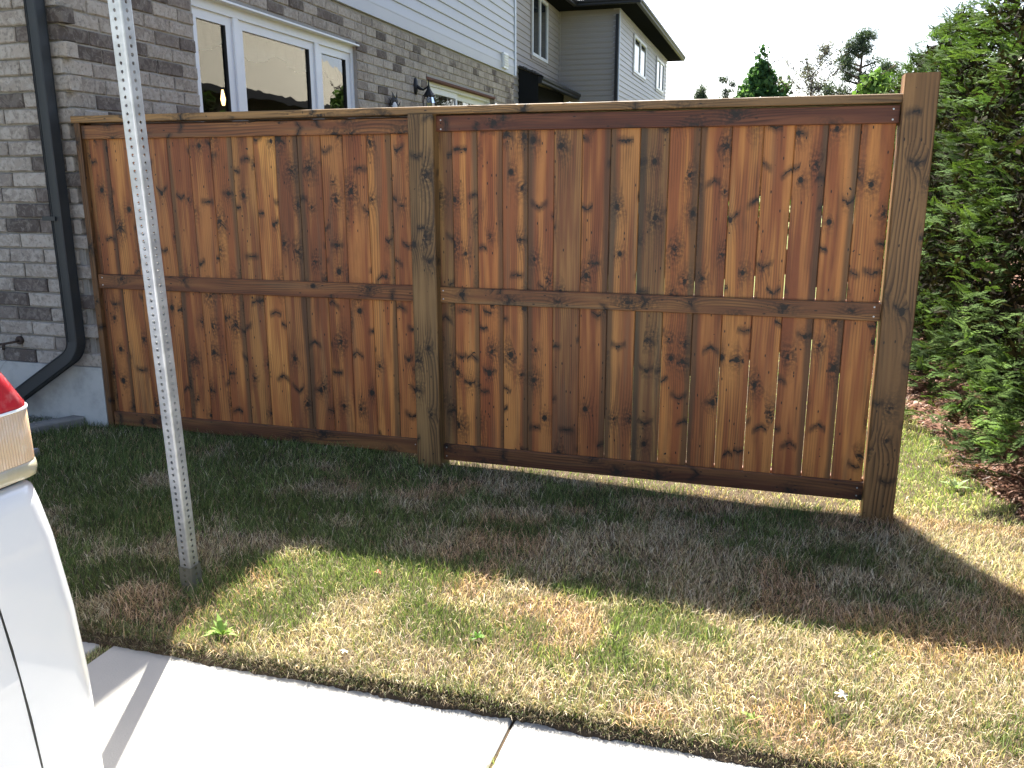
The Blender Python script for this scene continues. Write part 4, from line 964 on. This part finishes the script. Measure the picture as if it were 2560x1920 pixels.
# ---------------------------------------------------------------- cedar hedge
def spraymesh(rs_, L=.13):
    """a flat fan of scale-leaf twigs"""
    v = []; f = []; tip = []
    def dia(p, d, s_, l, w_, t0):
        b = len(v); v.extend([p, p+d*l*.5+s_*w_, p+d*l, p+d*l*.5-s_*w_]); f.append((b, b+1, b+2, b+3)); tip.extend([t0, t0+.15, min(1, t0+.4), t0+.15])
    ax = np.array([1., 0, 0]); sy = np.array([0, 1., 0]); up_ = np.array([0, 0, 1.])
    K = 7
    for i in range(K):
        t = (i+.5)/K; p = ax*L*t-up_*L*.25*t*t; ll = L*.55*(1-t*.72)
        for s in (-1, 1):
            ang = R(38+rs_.uniform(-8, 8)); d = ax*math.cos(ang)+sy*s*math.sin(ang)-up_*.12+up_*rs_.uniform(-.15, .15); d = d/np.linalg.norm(d); sd = np.cross(up_, d)
            dia(p, d, sd, ll, .0032, t*.5)
            for q in (.35, .62):
                if ll*(1-q) < .012: continue
                for s2 in (-1, 1):
                    d2 = d*.8+sd*s2*.6; d2 = d2/np.linalg.norm(d2); dia(p+d*ll*q, d2, np.cross(up_, d2), ll*(1-q)*.75, .0030, t*.4+.3)
    dia(ax*L*.8, ax, sy, L*.28, .0035, .7)
    return np.array(v), f, np.array(tip)
def cedar_crown(name, seed, H, Rm, nl, ns, scale=1., flip=False, base=(.026, .056, .019), tipc=(.15, .23, .055), zlow=.05):
    r = np.random.RandomState(seed); SV = [spraymesh(r) for _ in range(3)]; V = []; F = []; C = []; off = 0
    for i in range(nl):
        t = zlow/H+(1-zlow/H)*(r.rand()**1.12 if i % 6 else .16*r.rand()); a = r.rand()*2*PI; prof = (min(1., (t+.28)*3.0))*(1-t**2.8)**.6*Rm*(.56+.54*r.rand()); z = H*t
        c0 = np.array([math.cos(a)*prof, math.sin(a)*prof, z]); out = np.array([math.cos(a), math.sin(a), .22+.5*t]); out /= np.linalg.norm(out)
        br = .45+1.0*r.rand()**1.5; hue = r.rand()**1.3
        for j in range(ns):
            sv, sf, tp = SV[r.randint(3)]; s = scale*(.7+.6*r.rand()); rr_ = r.rand()
            d = out+.75*(r.rand(3)-.5)*2*np.array([1, 1, .8]); d /= np.linalg.norm(d); u_ = np.array([0, 0, 1.])+.9*(r.rand(3)-.5); y_ = np.cross(u_, d); y_ /= np.linalg.norm(y_); z_ = np.cross(d, y_)
            p = c0-out*(.16*rr_)+(r.rand(3)-.5)*np.array([.17, .17, .20])*scale
            V.append(sv@np.stack([d, y_, z_])*s+p); F += [(q[0]+off, q[1]+off, q[2]+off, q[3]+off) for q in sf]; off += len(sv)
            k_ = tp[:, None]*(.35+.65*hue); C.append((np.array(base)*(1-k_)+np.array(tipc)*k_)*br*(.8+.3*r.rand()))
    for i in range(5200):                                       # dead inner foliage, added near-black to hold the crown's inner shade
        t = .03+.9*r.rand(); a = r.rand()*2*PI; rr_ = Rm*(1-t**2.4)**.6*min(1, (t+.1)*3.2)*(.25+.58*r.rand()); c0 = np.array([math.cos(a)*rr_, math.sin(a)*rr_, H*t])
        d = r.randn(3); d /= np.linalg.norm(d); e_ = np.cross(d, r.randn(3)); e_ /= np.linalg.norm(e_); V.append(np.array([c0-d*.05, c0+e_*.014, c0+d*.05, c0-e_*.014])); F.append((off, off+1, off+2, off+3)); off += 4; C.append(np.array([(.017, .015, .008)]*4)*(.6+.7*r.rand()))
    me = bpy.data.meshes.new(name); me.from_pydata(np.concatenate(V).tolist(), [], F); me.update(); setcol(me, 'col', np.concatenate(C)); me.materials.append(M['leaf']); return me
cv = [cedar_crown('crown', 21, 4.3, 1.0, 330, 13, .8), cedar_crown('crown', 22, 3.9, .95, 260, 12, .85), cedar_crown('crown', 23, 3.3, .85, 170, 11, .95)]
def trunkmesh(H, r0, seed, lean=.1, limbs=6, top=.25):
    r = random.Random(seed); m = MB(); pts = [(r.uniform(-lean, lean)*t*t, r.uniform(-lean, lean)*t*t, H*t-.2*(t == 0)) for t in (0, .2, .4, .6, .8, 1.)]
    m.tube(pts, [r0*(1-(1-top)*i/5) for i in range(6)], 8)
    for i in range(limbs):
        t = .15+.8*r.random(); a = r.random()*2*PI; l = H*.16*(1.2-t); p = Vector((pts[int(t*5)][0], pts[int(t*5)][1], H*t)); m.tube([p, p+Vector((math.cos(a)*l*.6, math.sin(a)*l*.6, l*.35)), p+Vector((math.cos(a)*l, math.sin(a)*l, l))], [r0*.35, r0*.22, r0*.1], 5)
    return m
hedge = [(6.38, -.35, 0, 1.0, 'nearest cedar of the hedge, reaching the right edge of the picture'), (5.98, .95, 0, 1.02, 'second cedar of the hedge, right of the fence end post'), (5.80, 2.2, 1, 1.0, 'third cedar of the hedge, close behind the fence end post'), (5.72, 3.4, 0, .93, 'fourth cedar of the hedge, top showing above the end post'),
         (5.68, 4.7, 0, .95, 'fifth cedar of the hedge, dark top right of the end post'), (5.62, 6.0, 1, .95, 'sixth cedar of the hedge, partly hidden by nearer ones'), (5.65, 7.4, 1, .95, 'seventh cedar of the hedge, showing above the fence cap'), (5.75, 9.2, 2, .95, 'eighth cedar of the hedge, above the cap near the end post'), (5.75, 11.2, 2, .98, 'farthest cedar of the hedge, bright green above the fence cap'),
         (7.9, .9, 0, 1.15, 'taller cedar standing behind the front row at the right edge')]
tkm = trunkmesh(3.2, .07, 5).mesh('trunk'); tkm.materials.append(M['bark'])
for i, (x, y, k_, s, lab) in enumerate(hedge):
    t_ = thing('cedar', lab, 'cedar', (x, y, -.08), (0, 0, i*1.3), 'cedars of the hedge on the right'); t_.scale = (s, s, s*(1.05, 1.0, .92, .80, .80, .86, .88, 1., 1., 1.1)[i])
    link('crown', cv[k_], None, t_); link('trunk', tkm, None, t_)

# ---------------------------------------------------------------- distant trees
def leafcloud(name, cents, rad, nper, size, cols, seed, mat='leaf', aspect=1., squash=1., needle=False):
    r = np.random.RandomState(seed); cents = np.array(cents, float); n = len(cents)*nper; c = np.repeat(cents, nper, 0)
    R_ = np.repeat(np.array(rad, float)*np.ones(len(cents)), nper); d = r.randn(n, 3); d /= np.linalg.norm(d, axis=1)[:, None]; d[:, 2] *= squash
    p = c+d*(R_*(.25+.75*r.rand(n)**.6))[:, None]; a = r.randn(n, 3); a /= np.linalg.norm(a, axis=1)[:, None]; b = np.cross(a, r.randn(n, 3)); b /= np.linalg.norm(b, axis=1)[:, None]
    s = (size*(.5+r.rand(n)))[:, None]; V = np.stack([p-a*s, p+b*s*aspect, p+a*s, p-b*s*aspect], 1).reshape(-1, 3)
    me = bpy.data.meshes.new(name); me.from_pydata(V.tolist(), [], (np.arange(n)[:, None]*4+np.arange(4)).tolist()); me.update()
    cl = np.array(cols)[np.repeat(r.randint(0, len(cols), len(cents)), nper)]*(.7+.6*r.rand(n))[:, None]; setcol(me, 'col', np.repeat(cl, 4, 0)); me.materials.append(M[mat]); return me
def branchtree(seed, H, r0, nb, spread, up_=.5):
    r = random.Random(seed); m = MB(); pts = [Vector((0, 0, -.3))]; 
    for i in range(1, 9): pts.append(Vector((r.uniform(-.06, .06)*i, r.uniform(-.06, .06)*i, H*i/8)))
    m.tube(pts, [r0*(1-.9*i/8) for i in range(9)], 7); ends = []
    for i in range(nb):
        t = .3+.68*r.random(); q = pts[0].lerp(pts[-1], t); k_ = int(t*8); q = pts[k_].lerp(pts[min(8, k_+1)], t*8-k_); a = r.random()*2*PI; l = spread*(1.25-t)*(.6+.6*r.random())
        e1 = q+Vector((math.cos(a), math.sin(a), up_))*l*.5; e2 = q+Vector((math.cos(a), math.sin(a), up_*1.2))*l; m.tube([q, e1, e2], [r0*.28*(1.2-t), r0*.18*(1.2-t), .008], 4); ends += [tuple(e1), tuple(e2)]
        for j in range(4):
            b = e1.lerp(e2, r.random()); e = b+Vector((r.uniform(-1, 1), r.uniform(-1, 1), r.uniform(-.1, .9)))*l*.3; m.tube([b, e], [.02, .006], 3); ends.append(tuple(e))
    return m, ends
# dense green maple, conical
def tree(name, label, cat, loc, trunk, crown, group='trees beyond the fence'):
    t_ = thing(name, label, cat, loc, group=group); link('trunk', trunk, M['bark'], t_)
    if crown: link('crown', crown, None, t_)
    return t_
r = random.Random(8)
def cone_cents(H, z0, rb, n, p=1.):
    o = []
    for i in range(n):
        t = r.random()**.75; z = z0+(H-z0)*t; rad = rb*(1-t)**p*math.sqrt(r.random()); a = r.random()*2*PI; o.append((rad*math.cos(a), rad*math.sin(a), z))
    return o
GM = [(.06, .125, .045), (.045, .10, .04), (.09, .165, .06)]
c_ = cone_cents(4.9, 1.2, 1.95, 250, .72)+[(.72+r.uniform(-.12, .12), .1, 3.2+.11*q_) for q_ in range(12)]+[(-.5+r.uniform(-.1, .1), .1, 3.3+.1*q_) for q_ in range(8)]+[(.45+.04*k_, 0, 4.1-.28*k_) for k_ in range(4)]+[(0, 0, 4.8), (-.04, .1, 5.1), (.02, 0, 5.35)]
m, e = branchtree(3, 5.2, .09, 14, 1.3); tree('maple_tree', 'dense dark green conical tree rising above the fence cap', 'tree', (3.12, 25, -.1), m.mesh('trunk'), leafcloud('crown', c_, .22, 34, .055, GM, 1))
GL = [(.14, .20, .05), (.18, .25, .06), (.10, .16, .04)]
c_ = cone_cents(4.3, 1.2, 1.0, 60, .6); m, e = branchtree(4, 4.3, .06, 8, .9); tree('young_tree', 'low yellow green tree left of the dense conical tree', 'tree', (2.62, 26.5, -.1), m.mesh('trunk'), leafcloud('crown', c_, .2, 26, .055, GL, 2))
# thin blue-grey spruces
BS = [(.07, .09, .085), (.09, .11, .11), (.06, .08, .07)]
m, e = branchtree(5, 5.0, .07, 30, .95, .1); tree('thin_spruce', 'thin sparse grey spruce at the left of the tree group', 'spruce', (1.95, 27, -.1), m.mesh('trunk'), leafcloud('crown', [q for q in e if r.random() < .8], .12, 26, .04, BS, 3, aspect=.4))
# nearly bare larch
m, e = branchtree(11, 5.35, .085, 46, 1.9, .45); tree('sparse_larch', 'nearly bare tree with fine grey branches against the sky', 'tree', (4.42, 25, -.1), m.mesh('trunk'), leafcloud('crown', [q for q in e if r.random() < .8], .16, 22, .035, [(.13, .13, .14), (.16, .15, .15), (.11, .12, .11)], 4, aspect=.4))
c = COL.objects[-2].parent
if c: c.rotation_euler = (0, R(7), 0)
# pines
def pine(seed, H, loc, label, n=26, rb=1.0):
    r_ = random.Random(seed); m = MB(); m.tube([(0, 0, -.3), (0, 0, H*.5), (.05, 0, H)], [.12, .08, .02], 7); cs = []
    for i in range(n):
        t = .3+.7*r_.random(); a = r_.random()*2*PI; l = rb*(1.08-t)**.7*(.6+.5*r_.random()); e1 = Vector((math.cos(a)*l, math.sin(a)*l, H*t+l*.35)); m.tube([(0, 0, H*t), e1*.6+Vector((0, 0, H*t*.4)), e1], [.035, .022, .01], 4)
        for k_ in range(4): cs.append(tuple(e1.lerp(Vector((0, 0, H*t)), .16*k_)+Vector((r_.uniform(-.12, .12), r_.uniform(-.12, .12), r_.uniform(-.03, .12)))))
    cs.append((.05, 0, H)); tree('pine_tree', label, 'pine', loc, m.mesh('trunk'), leafcloud('crown', cs, .20, 64, .065, [(.06, .085, .055), (.075, .10, .075), (.045, .07, .045)], seed, aspect=.16))
pine(31, 5.6, (5.95, 25, -.1), 'dark blue green pine with clumped needles left of the hedge tops', 60, 1.7)
pine(32, 4.9, (6.9, 26.5, -.1), 'second pine crown standing just right of the darker pine', 26, 1.0)
pine(33, 4.5, (1.15, 27, -.1), 'small pine top peeking right of the far house wall', 20, .8)
pine(34, 4.35, (5.15, 28, -.1), 'low pine between the bare tree and the darker pine', 16, .8)
c_ = cone_cents(3.9, 1.0, 1.25, 90, .5); m, e = branchtree(14, 4.2, .08, 10, 1.1); tree('leafy_tree', 'light green leafy tree directly left of the fence end post', 'tree', (6.0, 19, -.1), m.mesh('trunk'), leafcloud('crown', c_, .24, 34, .055, [(.11, .19, .05), (.15, .24, .06), (.09, .16, .04)], 9))
# the far side of the yard: a low shrub border that shows through the fence's gaps
r = random.Random(3)
c_ = [(r.uniform(-3.4, 3.4), r.uniform(-.5, .5), r.uniform(.2, 1.3)) for _ in range(110)]
me = leafcloud('shrub_border', c_, .32, 40, .06, GL+GM, 15); tag(link('shrub_border', me, None, None, (2.2, 22, -.1)), 'green shrubs at the far end of the yard behind the fence', 'shrubs', kind='stuff')
